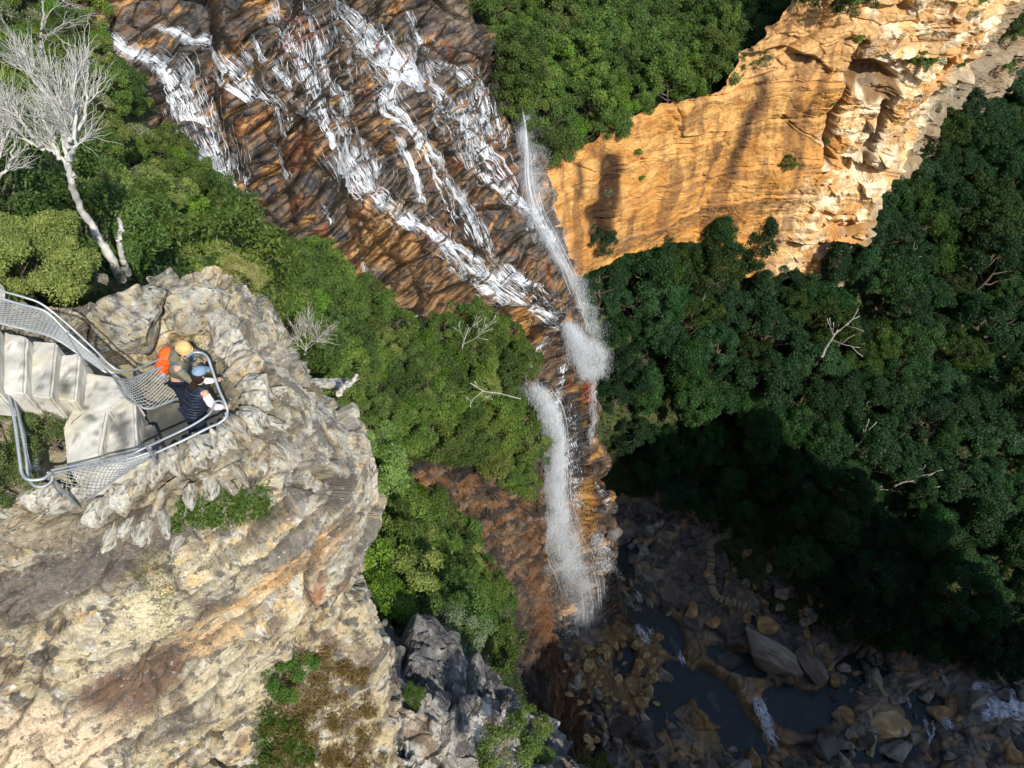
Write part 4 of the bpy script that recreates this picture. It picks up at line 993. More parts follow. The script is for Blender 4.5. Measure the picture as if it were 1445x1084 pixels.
def spray(name, pts, n, size, width, mat, label, lead=(.2, 1.6), sig=.4, dens=None, flat=False, kind='structure', turb=1.0):
    """free-falling droplets: pts are (u, v, width px, depth) nodes of the falling stream"""
    pts = [list(q) for q in pts]
    for q in pts:
        h = hit(q[0], q[1])
        if h is not None and abs(CH - h[2] - q[3]) < 9: q[3] = min(q[3], CH - h[2] + .1)
    c = path_px(pts, 2.0); m = len(c); r = wr
    t = r.uniform(0, m - 1, n) if dens is None else np.interp(r.uniform(0, 1, n), np.cumsum(np.interp(np.arange(m), np.linspace(0, m - 1, len(dens)), dens)) / np.sum(np.interp(np.arange(m), np.linspace(0, m - 1, len(dens)), dens)), np.arange(m))
    ci = np.stack([np.interp(t, np.arange(m), c[:, k]) for k in range(4)], 1)
    nst = 14; sc_ = r.normal(size=nst) * sig * .9; k_ = r.integers(0, nst, n); ph_ = r.uniform(0, 50, nst)
    g = sc_[k_] * .8 + .3 * noise(np.stack([t * .05 + ph_[k_], k_ * 3.1, k_ * 0.], 1)) + r.normal(size=n) * sig * .5
    u = ci[:, 0] + g * ci[:, 2]; v = ci[:, 1] + r.normal(size=n) * 3
    D = ci[:, 3] - r.uniform(*lead, n)
    p = (u - 722.5) / F; q = (542 - v) / F; tt = D / (SA - CA * q)
    Q = np.stack([p * tt, (CA + SA * q) * tt, CH - D], 1)
    Q += turb * .5 * np.stack([noise(Q * .5, 3), noise(Q * .5, 5), noise(Q * .5, 7)], 1)
    d = np.tile(np.array([[0, -.05, -1.0]]), (n, 1)) if not flat else r.normal(size=(n, 3))
    V, Fc, _ = leaves(Q, d, size, width, .08 if not flat else 1, np.zeros((n, 3)), r)
    o = link(name, np_mesh(name, V, Fc, None, False), mat=mat); tag(o, label, 'water' if kind == 'structure' else 'mist', kind=kind); return o
def dn(u, v, off=0):
    h = hit(u, v); return CH - h[2] + off
veil = [(737,150,6,slabD(737,150)-.3),(742,180,10,slabD(738,180)-.2),(745,215,13,slabD(740,215)),(746,250,14,slabD(742,250)+.5),(752,285,15,slabD(750,285)+.8),(766,318,16,slabD(765,318)+.3),(782,348,14,slabD(780,348)),(796,372,12,slabD(795,372)),(808,400,14,54.5),(820,430,18,57),(828,460,20,60),(834,490,26,63),(840,520,26,66)]
spray('falling_water', veil, 40000, .45, .020, M_SPRAY, 'thin veil of water falling past the right edge of the rock', sig=.42)
low = [(803,455,14,57),(812,475,20,59),(824,500,26,62),(836,528,22,65)]
spray('falling_water', low, 45000, .45, .026, M_SPRAY, 'white jet leaping off the lip of the upper fall', sig=.42, lead=(.2, 2.0), dens=[.15, .8, 1.2, 1, .45])
main = [(757,545,26,57),(775,575,26,61),(785,610,22,66),(786,650,20,73),(786,700,22,80),(790,745,32,88),(799,785,44,96),(812,815,46,102),(820,850,40,107),(822,885,34,112)]
spray('falling_water', main, 150000, .5, .028, M_SPRAY, 'main column of white water plunging to the creek', sig=.30, lead=(.8, 3.2), dens=[.35, 1.2, 1.3, 1.2, 1.2, 1.4, 1.5, 1.1, .5, .12])
spray('falling_water', [(842,750,16,96),(850,775,24,99),(858,805,20,103)], 2200, .5, .1, M_SPRAY, 'short side fall right of the main column', sig=.3)
spray('falling_water', [(834,510,20,64),(838,545,14,68),(838,585,10,73),(834,625,8,78)], 2500, .5, .05, M_SPRAY, 'thin trails of falling water right of the main column', sig=.3)
spray('mist', [(750,150,14,45),(752,200,20,47),(756,250,18,49),(770,310,18,51),(795,360,18,54),(816,420,22,57),(836,480,26,61),(842,530,24,66)], 60000, .09, .8, M_MIST, 'drifting mist around the upper fall', sig=.5, lead=(-1.5, 2.5), flat=True, kind='stuff', turb=3)
spray('mist', [(786,640,30,74),(788,700,34,82),(800,770,50,94),(818,820,60,104),(826,870,50,110),(822,905,40,113)], 70000, .12, .8, M_MIST, 'drifting mist around the foot of the main fall', sig=.45, lead=(-1, 4), flat=True, kind='stuff', turb=3)

def silk(name, pts, n, wid, label, lead=(.3, 1.8), sig=.36, span=(.15, .6), mat=None):
    """long unbroken threads of falling water"""
    pts = [list(q) for q in pts]
    for q in pts:
        h = hit(q[0], q[1])
        if h is not None and abs(CH - h[2] - q[3]) < 9: q[3] = min(q[3], CH - h[2] + .1)
    c = path_px(pts, 5.0); m = len(c); A = Acc(); s0 = wr.normal(size=12) * sig
    for k in range(n):
        L = max(4, int(m * wr.uniform(*span))); a = wr.integers(-L // 3, m - 3); b = min(m, a + L); a = max(0, a)
        if b - a < 4: continue
        i = np.arange(a, b); g = s0[k % 12] + wr.normal() * sig * .3 + .10 * noise(np.stack([i * .12 + k * 3.3, i * 0. + k, i * 0.], 1)); ld = wr.uniform(*lead)
        Q = np.array([P(c[j, 0] + g[q] * c[j, 2], c[j, 1], c[j, 3] - ld) for q, j in enumerate(i)])
        w = wr.uniform(*wid) * np.minimum(1, np.minimum((i - a) / 3 + .2, (b - 1 - i) / 4 + .1)); thread(A, Q, np.tile([[.1, -.9, .3]], (len(i), 1)), w)
    o = link(name, A.mesh(name), mat=mat or M_SPRAY); tag(o, label, 'water', kind='structure'); return o
silk('falling_water', veil, 30, (.008, .022), 'long threads of the thin veil past the rock edge', sig=.4)
silk('falling_water', low, 45, (.008, .022), 'long threads of the jet at the upper lip', sig=.3, span=(.3, .9))
silk('falling_water', main, 90, (.008, .022), 'long silky threads of the main falling column', lead=(.4, 3.0), sig=.36, span=(.08, .4))
# ---- creek
def mat_water():
    m = bpy.data.materials.new('creek_water'); t, n, l = nt(m)
    out = n.new('ShaderNodeOutputMaterial'); b = n.new('ShaderNodeBsdfPrincipled'); tr = n.new('ShaderNodeBsdfTransparent'); ms = n.new('ShaderNodeMixShader')
    tr.inputs[0].default_value = (.62, .58, .46, 1)
    b.inputs['Base Color'].default_value = (.010, .040, .050, 1); b.inputs['Roughness'].default_value = .12; b.inputs['Specular IOR Level'].default_value = .6
    tc = n.new('ShaderNodeTexCoord'); mp = n.new('ShaderNodeMapping'); mp.inputs['Rotation'].default_value = (0, 0, .6); mp.inputs['Scale'].default_value = (1.6, .5, 1)
    no = n.new('ShaderNodeTexNoise'); no.inputs['Scale'].default_value = 1.4; no.inputs['Detail'].default_value = 6; bp = n.new('ShaderNodeBump'); bp.inputs['Strength'].default_value = .5; bp.inputs['Distance'].default_value = .3
    l.new(tc.outputs['Object'], mp.inputs[0]); l.new(mp.outputs[0], no.inputs['Vector']); l.new(no.outputs['Fac'], bp.inputs['Height']); l.new(bp.outputs[0], b.inputs['Normal'])
    ms.inputs[0].default_value = .5; l.new(tr.outputs[0], ms.inputs[1]); l.new(b.outputs[0], ms.inputs[2]); l.new(ms.outputs[0], out.inputs[0])
    return m
WZ = CH - 116.75
xs = np.linspace(0, 130, 200); ys = np.linspace(5, 58, 90); X, Y = np.meshgrid(xs, ys)
Q = np.stack([X, Y, np.full_like(X, WZ)], -1).reshape(-1, 3); Q[:, 2] += .05 * fbm(Q * .6, 3, 5)
o = link('water', np_mesh('water', Q, gridfaces(90, 200)[:, ::-1]), mat=mat_water()); tag(o, 'dark rippled creek pools between boulders', 'water', kind='structure')
A = Acc()
for p, n in (([(892,835,8),(902,845,10),(900,858,8)], 12), ([(896,880,10),(908,900,24),(918,905,20)], 26), ([(925,885,8),(934,895,10)], 10), ([(945,900,10),(955,915,10),(968,937,8)], 22), ([(998,975,8),(1006,990,9),(1014,1006,8)], 20),
             ([(1062,985,8),(1068,992,12),(1080,1015,12),(1086,1035,10),(1095,1050,8)], 40), ([(1072,990,8),(1084,990,6)], 8), ([(1160,977,6),(1175,990,6)], 10), ([(1280,1000,10),(1290,975,8)], 8), ([(1372,968,16),(1400,985,34),(1430,995,34),(1460,1000,30)], 110),
             ([(1385,1010,14),(1410,1005,16),(1440,1000,16)], 40), ([(1328,945,8),(1340,970,8)], 12), ([(1330,1010,14),(1340,1030,14)], 24), ([(1285,1040,20),(1292,1050,20)], 26), ([(1302,1010,4),(1310,1040,4)], 8), ([(1318,1020,4),(1312,1050,4)], 8), ([(868,800,10),(880,815,10)], 10), ([(1245,1035,6),(1240,1045,6)], 8)):
    strand(A, p, int(n * 2.2), (.18, .7), seg=(.3, 1), lift=.35, maxjump=4, mean=1.6)
o = link('creek_foam', A.mesh('creek_foam'), mat=M_FOAM); tag(o, 'white foam of small rapids along the creek', 'foam', kind='stuff')

# ---- boulders
import bmesh
def rock_mesh(name, seed, col1, col2, sub=3, stretch=(1, 1, .7), npt=13):
    rng = np.random.default_rng(seed); bm = bmesh.new()
    p = unit(rng.normal(size=(npt, 3))) * np.array(stretch) * rng.uniform(.8, 1.1, (npt, 1))
    for q in p: bm.verts.new(q)
    r = bmesh.ops.convex_hull(bm, input=bm.verts); bmesh.ops.delete(bm, geom=[v for v in bm.verts if not v.link_faces], context='VERTS')
    bmesh.ops.bevel(bm, geom=bm.edges[:], offset=.07, segments=1, affect='EDGES', clamp_overlap=True)
    bmesh.ops.triangulate(bm, faces=bm.faces[:])
    bmesh.ops.subdivide_edges(bm, edges=bm.edges[:], cuts=sub, use_grid_fill=True)
    bmesh.ops.triangulate(bm, faces=bm.faces[:])
    me = bpy.data.meshes.new(name); bm.to_mesh(me); bm.free()
    n = len(me.vertices); co = np.empty(n * 3, f32); me.vertices.foreach_get('co', co); co = co.reshape(-1, 3); nn = np.empty(n * 3, f32); me.vertices.foreach_get('normal', nn); nn = nn.reshape(-1, 3)
    d = .05 * fbm(co * 2.5 + seed, 4, seed) + .025 * fbm(co * np.array([3, 3, 12], f32) + seed, 3, seed + 7)
    co2 = co + nn * d[:, None]; me.vertices.foreach_set('co', co2.ravel())
    c = mix(col1, col2, ss(-.25, .3, fbm(co * 1.8 + seed * 3, 4, seed + 9)))
    a = me.color_attributes.new('Col', 'FLOAT_COLOR', 'POINT'); cc = np.ones((n, 4), f32); cc[:, :3] = c; a.data.foreach_set('color', cc.ravel())
    me.materials.append(M_BED); me.update(); return me
RK = [('orange-brown boulder', [rock_mesh('boulder', 300 + i, (.24, .14, .06), (.46, .28, .11)) for i in range(3)]),
      ('dark wet boulder', [rock_mesh('boulder', 310 + i, (.05, .045, .04), (.12, .10, .085)) for i in range(3)]),
      ('grey-brown boulder', [rock_mesh('boulder', 320 + i, (.20, .17, .13), (.36, .31, .24)) for i in range(3)]),
      ('golden tan rock', [rock_mesh('boulder', 330 + i, (.38, .24, .09), (.60, .42, .20), stretch=(1, .8, .5)) for i in range(2)])]
ROCKS = []
def rock(k, u, v, wpx, asp, rot, look=None, dz=.1, hz=.55, grp='boulders in the creek bed', label=None, cat='boulder', tilt=(0, 0)):
    h = hit(u, v)
    if h is None: return
    ds = float(np.linalg.norm(h - np.array([0, 0, CH]))); s = wpx * .5 * ds / F
    me = RK[k][1][int(u * 7 + v * 3) % len(RK[k][1])]
    o = link('boulder', me); z = max(h[2], WZ - .1)
    o.location = (h[0], h[1], z + dz * s); o.scale = (s, s * asp, s * hz / .7); o.rotation_euler = (tilt[0], tilt[1], math.radians(rot))
    tag(o, label, cat, grp)
    if label is None: ROCKS.append((o, look or RK[k][0], u, v))
    return o
# the large ones
for a in ((2,1085,925,95,.62,-55,'largest dark brown boulder, leaning in the creek right of the pools',.1,.8), (2,1140,945,66,.75,-70,'tall furrowed grey boulder right of the largest one',.1,.9),
          (0,1078,892,36,.8,20,'orange-topped block on the upper end of the largest boulder',1.4,.7), (1,1027,937,36,.75,20,'flat dark rock island in the rippled pool',.1,.4),
          (3,1252,1022,62,.8,-15,'broad pale tan slab amid the lower right creek',.15,.35), (2,1270,985,36,.6,30,'brown block upstream of the pale slab',.2,.5), (2,1232,960,32,.8,60,'pale grey wedge beneath the forest edge',.2,.5),
          (1,1160,1052,48,.85,70,'black squared boulder at the lower frame edge',.2,.9), (2,1195,1050,30,.8,20,'grey boulder beside the black squared one',.2,.6), (1,1222,1045,26,.9,80,'upright dark block beside the pale slab',.2,.9),
          (2,1262,1062,40,.8,10,'grey boulder under the pale slab',.2,.6), (0,1195,1012,34,.7,-30,'brown boulder between two clear pools',.2,.6), (2,1182,1012,22,.8,70,'slim dark boulder in the clear pool',.2,.7),
          (3,830,940,26,.9,40,'square golden rock below the main fall',.3,.7), (2,812,965,30,.8,60,'cracked grey-tan slab left of the golden rock',.2,.6), (3,843,966,14,.9,0,'small tan cube under the golden rock',.3,.8),
          (1,880,1030,40,.9,80,'rounded black boulder low in the stream',.2,.7), (1,912,1040,46,.8,10,'wide black boulder low in the stream',.2,.5), (0,908,995,26,1.3,60,'oval brown boulder in the dark pool',.2,.6),
          (0,1005,880,26,.8,10,'brown boulder at the pool head',.3,.6), (0,975,865,24,.9,40,'orange-stained boulder above the pool',.3,.7), (2,1290,965,34,.5,10,'flat brown rock under the overhanging forest',.2,.4),
          (2,1380,990,40,.7,20,'grey rock beside the bright rapid',.2,.4), (1,1120,890,30,.8,30,'dark block above the furrowed boulder',.2,.7), (2,1105,835,30,1.2,80,'grey leaning rock right of the stone steps',.3,.8), (0,1055,785,22,.8,40,'reddish rock right of the stone steps',.3,.7),
          (0,800,865,34,.9,20,'rust-coloured ledge block beside the spray',.3,.8), (0,900,945,24,1.0,50,'ochre block in the boulder field',.3,.8)):
    rock(a[0], a[1], a[2], a[3], a[4], a[5], label=a[6], dz=a[7], hz=a[8])
rr_ = random.Random(8)
def rocks_in(poly, n, wr_, ks, seed, mind=9):
    r = random.Random(seed); us = [p[0] for p in poly]; vs = [p[1] for p in poly]; done = []
    for _ in range(n * 12):
        u = r.uniform(min(us), max(us)); v = r.uniform(min(vs), max(vs))
        if not in_poly(np.array([u]), np.array([v]), poly)[0] or any(math.hypot(u - a, v - b) < mind for a, b in done): continue
        done.append((u, v)); rock(r.choice(ks), u, v, r.uniform(*wr_) * (1.6 if r.random() < .15 else 1), r.uniform(.6, 1), r.uniform(0, 180), hz=r.uniform(.5, .8), tilt=(r.uniform(-.3, .3), r.uniform(-.3, .3)))
        if len(done) >= n: break
rocks_in([(790, 880), (850, 890), (930, 900), (950, 960), (920, 1010), (860, 1060), (830, 1060), (800, 980), (785, 920)], 95, (9, 20), [0, 3, 0, 3, 2, 1], 1, 8)
rocks_in([(850, 700), (960, 730), (1000, 800), (990, 860), (900, 870), (860, 820)], 48, (10, 22), [1, 1, 2, 1, 0], 2, 11)
rocks_in([(1010, 800), (1090, 800), (1190, 870), (1180, 930), (1100, 880), (1030, 870)], 34, (10, 22), [1, 2, 0, 1], 3, 11)
rocks_in([(1180, 930), (1300, 950), (1445, 960), (1445, 1084), (1150, 1084), (1170, 1000)], 46, (10, 24), [1, 2, 2, 1, 0], 4, 13)
rocks_in([(860, 1020), (1000, 1040), (1120, 1060), (1120, 1084), (850, 1084)], 26, (10, 24), [1, 1, 2, 0], 6, 12)
RL = [(830, 900, 'right under the main fall'), (800, 930, 'against the dark wall foot'), (850, 960, 'around the square golden rock'), (900, 930, 'in the boulder field centre'), (870, 1000, 'left of the dark pool'), (930, 990, 'beside the dark pool'), (900, 1060, 'near the black stream boulders'),
      (870, 740, 'beside the side fall'), (920, 780, 'in the shaded scree, upper end'), (960, 830, 'in the shaded scree, lower end'), (900, 850, 'right of the main fall foot'), (1040, 830, 'beside the winding stone steps'), (1100, 860, 'above the largest boulder'), (1170, 900, 'above the furrowed boulder'),
      (1220, 970, 'by the pale log'), (1290, 1000, 'by the broad pale slab'), (1380, 970, 'above the bright rapid'), (1400, 1050, 'below the bright rapid'), (1310, 1060, 'low right of the pale slab'), (1190, 1060, 'near the black squared boulder'), (1000, 1060, 'low by the rippled pool'), (1090, 1070, 'below the long orange shelf')]
bins2 = {}
for o, look, u, v in ROCKS:
    bins2.setdefault((look, min(RL, key=lambda q: (q[0] - u) ** 2 + (q[1] - v) ** 2)[2]), []).append((u, o))
for (look, lm), L in bins2.items():
    L.sort(key=lambda q: q[0])
    for i, (u, o) in enumerate(L):
        o['label'] = ' '.join(((look + ' ' + lm) if len(L) == 1 else (('leftmost ', 'rightmost ')[i] + look + ' ' + lm) if len(L) == 2 else ['first', 'second', 'third', 'fourth', 'fifth', 'sixth', 'seventh', 'eighth', 'ninth', 'tenth', 'eleventh', 'twelfth', 'last'][min(i, 12)] + ' ' + look + ' from the left ' + lm).split()[:16])
# ---- winding stone steps
e = None; pth = path_px([(1036,742,0),(1026,757,0),(1010,759,0),(1000,766,0),(1003,785,0),(1002,810,0),(1004,832,0),(1012,845,0),(1030,852,0),(1052,858,0),(1068,868,0)], 4.6)
h0 = hit(1003, 800); e = empty('stone_steps', tuple(h0)); tag(e, 'winding flight of small pale stone steps beside the creek', 'steps')
M_STEP = mat_plain('pale_step_stone', (.27, .22, .13), rough=.9, var=.3, vscale=2)
Ts = unit(np.gradient(pth[:, :2], axis=0)); inv = None
for k, (uu, vv, _) in enumerate(pth):
    h = hit(uu, vv, .3)
    if h is None: continue
    A = Acc(); bmv = np.array([(x, y, z) for z in (-.5, .5) for x, y in ((-.58, -.22), (.55, -.26), (.62, .2), (-.52, .25))]) + wr.normal(size=(8, 3)) * .04
    bmv[:, 2] *= .5; A.add(bmv, np.array([[0, 3, 2, 1], [4, 5, 6, 7], [0, 1, 5, 4], [1, 2, 6, 5], [2, 3, 7, 6], [3, 0, 4, 7]]))
    me = A.mesh('step', False); me.materials.append(M_STEP); o = bpy.data.objects.new('step', me); COL.objects.link(o); o.parent = e
    o.location = tuple(h - h0); a = math.atan2(-Ts[k, 1], Ts[k, 0]); o.rotation_euler = (0, 0, a + math.pi / 2)
print('water and rocks', round(time.time() - T0, 1))
# ================================================================== lookout: boulders, steps, wall, railings, near plants, dead wood
M_METAL = mat_plain('galvanised_steel', (.40, .43, .44), rough=.5, metal=.5, var=.2, vscale=6)
M_WIRE = mat_plain('galvanised_wire', (.60, .62, .60), rough=.5, metal=.4, var=.1)
def near_rock(name, seed, cols, sub=5, stretch=(1, 1, .7), npt=14, amp=.06):
    me = rock_mesh(name, seed, cols[0], cols[1], sub, stretch, npt); me.materials.clear(); me.materials.append(M_SPUR)
    n = len(me.vertices); co = np.empty(n * 3, f32); me.vertices.foreach_get('co', co); co = co.reshape(-1, 3); nn = np.empty(n * 3, f32); me.vertices.foreach_get('normal', nn); nn = nn.reshape(-1, 3)
    f1, e1, id1, t1 = cells(co * 1.9 + seed, seed, tilt=True)
    co2 = co + nn * (amp * t1 * 1.6 + amp * (id1 - .5) * ss(0, .15, e1) - amp * .5 * np.exp(-(e1 / .05) ** 2) + amp * .5 * fbm(co * 5 + seed, 4, seed + 1))[:, None]
    me.vertices.foreach_set('co', co2.ravel()); me.update()
    c = mix(cols[0], cols[1], ss(-.25, .3, fbm(co * 1.8 + seed * 3, 4, seed + 9))); g = fbm(co * 4 + seed, 4, seed + 5)
    c = mix(c, (.42, .42, .38), .8 * ss(.0, .25, g)); c = mix(c, (.68, .67, .60), .8 * ss(.2, .35, fbm(co * 7 + seed, 3, seed + 6))); c = mix(c, (.10, .095, .085), .8 * ss(.18, .32, fbm(co * 4.5 + seed, 4, seed + 7)))
    cc = np.ones((n, 4), f32); cc[:, :3] = c; me.color_attributes['Col'].data.foreach_set('color', cc.ravel())
    for p in me.polygons: p.use_smooth = True
    return me
CREAM = ((.42, .34, .20), (.62, .54, .36)); STONEC = ((.56, .49, .34), (.76, .72, .60))
M_STONE = mat_attr('parapet_stone', rough=.9, bump=.9, bscale=12, bdist=.04, var=.28, vscale=6, specks=((18, .62, .68, (.16, .14, .11), .6, 5),))
for sd_, u, v, D, sx, sy, sz, rz, lab in ((1, 186, 452, 7.75, .62, .60, .62, 20, 'biggest rounded boulder behind the railing, grey lichen on cream rock'), (2, 268, 432, 8.0, .62, .5, .55, -30, 'broad sloping boulder between the round boulder and the tea-tree bush'),
        (3, 318, 440, 8.5, .34, .75, .6, 25, 'steep grey-topped boulder at the outer edge above the wall'), (4, 372, 478, 9.3, .42, .62, .9, 20, 'dark lichen-blackened boulder on the outer edge beside the wall'),
        (5, 148, 392, 7.9, .14, .13, .16, 0, 'small brown knob of rock beside the round boulder'), (6, 232, 405, 8.1, .26, .22, .4, 50, 'narrow pale boulder wedged behind the round boulder')):
    o = link('boulder', near_rock('boulder', 700 + sd_, CREAM, 6)); o.location = P(u, v, D); o.scale = (sx, sy, sz); o.rotation_euler = (0, 0, math.radians(rz)); tag(o, lab, 'boulder', 'boulders around the lookout')
o = link('boulder', near_rock('boulder', 711, ((.38, .35, .30), (.55, .52, .46)), 4, (1, .5, .5))); o.location = P(458, 545, 24); o.scale = (1.1, .8, .8); o.rotation_euler = (0, .1, .1); tag(o, 'flat pale rock ledge poking out of the bushes beside the weathered stump', 'rock')

# ---- stone wall
ew = empty('stone_wall', tuple(P(330, 600, 8.25))); tag(ew, 'rough dry-stone parapet of upright cream stones curving round the lookout', 'stone wall')
w0 = P(330, 600, 8.25); ST = [near_rock('stone', 740 + i, STONEC if i % 3 else ((.42, .36, .26), (.60, .53, .40)), 3, (1, .66, .66), 26, .022) for i in range(7)]
ST[3] = near_rock('stone', 760, ((.50, .36, .18), (.62, .48, .28)), 3, (1, .66, .66), 26, .022)
wp = path_px([(-30,712,8.55),(20,708,8.5),(60,702,8.45),(100,700,8.4)], 17).tolist() + path_px([(140,722,8.35),(180,695,8.3),(222,665,8.15),(262,645,8.05),(300,625,8.0),(340,605,8.0),(362,580,8.05),(360,548,8.05),(344,515,8.05),(326,484,8.05),(306,456,8.05)], 15).tolist()
for m_ in ST: m_.materials.clear(); m_.materials.append(M_STONE)
r = random.Random(4); ctr = P(250, 560, 8)
for k, (uu, vv, D) in enumerate(wp):
    p = P(uu + r.uniform(-3, 3), vv + r.uniform(-3, 3), D - .17); dirv = p - ctr; a = math.atan2(dirv[1], dirv[0])
    o = link('stone', ST[r.randrange(7)], ew); o.location = p - w0; o.scale = (r.uniform(.20, .29), r.uniform(.15, .21), r.uniform(.26, .36)); o.rotation_euler = (r.uniform(-.2, .2), r.uniform(-.35, .05), a + r.uniform(-.25, .25))
for (uu, vv) in ((215,745),(235,738),(203,752),(255,762),(300,690),(318,684),(338,672),(270,700),(160,762),(182,748),(20,738),(45,742),(390,640),(385,600),(380,560)):
    h = hit(uu, vv); 
    if h is None: continue
    dirv = h - ctr; a = math.atan2(dirv[1], dirv[0])
    o = link('stone', ST[r.randrange(7)], ew); o.location = h - w0 + np.array([0, 0, .05]); o.scale = (r.uniform(.18, .27), r.uniform(.10, .15), .18); o.rotation_euler = (0, 0, a + r.uniform(-.3, .3))

# ---- steps and slabs
M_SLABS = mat_attr('worn_step_stone', rough=.9, bump=.5, bscale=14, bdist=.015, var=.22, vscale=4)
es = empty('stone_stairs', tuple(P(120, 590, 7.9))); s0 = P(120, 590, 7.9); tag(es, 'worn pale sandstone steps and landing slabs leading down to the lookout', 'stairs')
def slab(name, pts, D, th, seed, stain_and_shade=None, tint=(.60, .57, .49)):
    top = np.array([P(u, v, D) for u, v in pts]); bm = bmesh.new()
    if np.cross(top[1] - top[0], top[2] - top[0])[2] < 0: top = top[::-1]
    vs = [bm.verts.new(q) for q in top]; f = bm.faces.new(vs)
    ex = bmesh.ops.extrude_face_region(bm, geom=[f]); bmesh.ops.translate(bm, verts=[g for g in ex['geom'] if isinstance(g, bmesh.types.BMVert)], vec=(0, 0, -th))
    bmesh.ops.recalc_face_normals(bm, faces=bm.faces); bmesh.ops.bevel(bm, geom=bm.edges[:], offset=.025, segments=2, affect='EDGES')
    bmesh.ops.triangulate(bm, faces=bm.faces[:]); 
    for _ in range(3): bmesh.ops.subdivide_edges(bm, edges=[e for e in bm.edges if e.calc_length() > .045], cuts=1); bmesh.ops.triangulate(bm, faces=bm.faces[:])
    me = bpy.data.meshes.new(name); bm.to_mesh(me); bm.free(); n = len(me.vertices)
    co = np.empty(n * 3, f32); me.vertices.foreach_get('co', co); co = co.reshape(-1, 3); nn = np.empty(n * 3, f32); me.vertices.foreach_get('normal', nn); nn = nn.reshape(-1, 3)
    co2 = co + nn * (.014 * fbm(co * 4, 4, seed) + .006 * fbm(co * 16, 3, seed + 2))[:, None]
    u, v = proj(co); c = mix(tint, np.array(tint) * .8, ss(-.3, .3, fbm(co * 3, 4, seed + 4)))
    c = mix(c, (.50, .44, .28), .5 * ss(.2, .5, fbm(co * 2.2, 4, seed + 5)))
    c = mix(c, (.14, .13, .11), .6 * ss(.28, .4, fbm(co * 8, 3, seed + 6)))
    for st in stain_and_shade or (): c = mix(c, (.05, .055, .05), .85 * blob(u.astype(f32), v.astype(f32), *st, 0, .6, .8 * fbm(co * 6, 4, seed + 8)))  # real stains on the steps, painted shade on the lookout floor
    a = me.color_attributes.new('Col', 'FLOAT_COLOR', 'POINT'); cc = np.ones((n, 4), f32); cc[:, :3] = c; a.data.foreach_set('color', cc.ravel())
    co2 = co2 - s0.astype(f32); me.vertices.foreach_set('co', co2.ravel()); me.materials.append(M_SLABS); me.update()
    return link(name, me, es)
slab('step', [(-70,458),(-2,462),(-4,552),(-70,548)], 6.84, .5, 1)
slab('step', [(3,466),(38,475),(35,556),(2,552)], 6.98, .5, 2)
slab('step', [(43,479),(80,483),(72,562),(40,557)], 7.13, .5, 3, [(55, 542, 8, 6)])
slab('step', [(84,500),(113,497),(106,567),(74,560)], 7.28, .5, 4, [(92, 548, 10, 12)])
slab('landing', [(116,524),(160,531),(186,556),(152,580),(141,641),(94,656),(88,600),(104,574)], 7.50, .5, 5, [(128, 590, 8, 5), (118, 574, 6, 4), (134, 612, 5, 4)])
slab('landing', [(155,582),(190,566),(194,634),(144,640)], 7.64, .5, 6, [(172, 608, 13, 20)])
slab('landing', [(98,660),(146,643),(204,638),(214,652),(150,668),(104,676)], 7.78, .5, 7)
slab('landing', [(197,602),(216,596),(230,636),(200,640)], 7.86, .4, 8, [(212, 620, 18, 22)], (.30, .28, .24))
slab('lookout_floor', [(196,574),(250,566),(328,566),(338,596),(300,632),(222,662),(206,640)], 8.17, .25, 9, [(260, 600, 70, 30)], (.16, .14, .11))  # dark tint and wide blotch paint the wall's shade onto the floor


# ---- railings
def rail(name, pts, rad, parent, o0, mat=None, sides=8):
    c = upsample(np.array([P(*q) for q in pts]), max(8, len(pts) * 5)); A = Acc(); A.tube(c - o0, np.full(len(c), rad * .82), sides); me = A.mesh(name); me.materials.append(mat or M_METAL); return link(name, me, parent)
def wire_panel(top, bot, parent, o0, pitch=.085):
    T = upsample(np.array([P(*q) for q in top]), 60); B = upsample(np.array([P(*q) for q in bot]), 60)
    def res(C):
        L = np.concatenate([[0], np.cumsum(np.linalg.norm(np.diff(C, axis=0), axis=1))]); return lambda s: np.array([np.interp(s * L[-1], L, C[:, k]) for k in range(3)]), L[-1]
    fT, LT = res(T); fB, LB = res(B); H = np.mean(np.linalg.norm(T - B, axis=1)); A = Acc(); L = (LT + LB) / 2; n = int(L / pitch); k = H / L / .9
    for i in range(-int(n * k) - 2, n + 2):
        for sgn in (1, -1):
            P3 = []
            for j in range(13):
                f = j / 12; s = i / n + (f * k if sgn > 0 else (1 - f) * k)
                if 0 <= s <= 1: P3.append(fT(s) * (1 - f) + fB(s) * f - o0)
            if len(P3) > 2: A.tube(np.array(P3), np.full(len(P3), .0042), 3)
    me = A.mesh('wire_mesh'); me.materials.append(M_WIRE); return link('wire_mesh', me, parent)
GRP = 'lookout railings'
o0 = P(60, 480, 7); e = empty('railing', tuple(o0)); tag(e, 'upper galvanised railing running down the steps and behind the backpack', 'railing', GRP)
topB = [(-40,405,5.85),(0,421,5.95),(35,431,6.02),(66,441,6.1),(96,470,6.3),(130,500,6.5),(160,528,6.62)]
rail('handrail', [(-40,396,5.75),(0,410,5.85),(35,420,5.93),(60,430,6.02),(93,456,6.2),(133,493,6.42),(155,515,6.53),(170,523,6.62),(190,522,6.8),(219,510,7.0),(250,498,7.15)], .014, e, o0)
rail('top_rail', topB + [(180,536,6.85),(216,523,7.1),(262,505,7.3)], .018, e, o0)
botC = [(-40,440,6.6),(0,456,6.7),(40,466,6.8),(76,477,6.88),(116,503,7.1),(150,526,7.2)]
rail('bottom_rail', botC, .015, e, o0); wire_panel(topB, botC, e, o0)
rail('post', [(96,469,6.28),(100,478,6.5),(116,505,7.15),(124,516,7.5)], .02, e, o0)
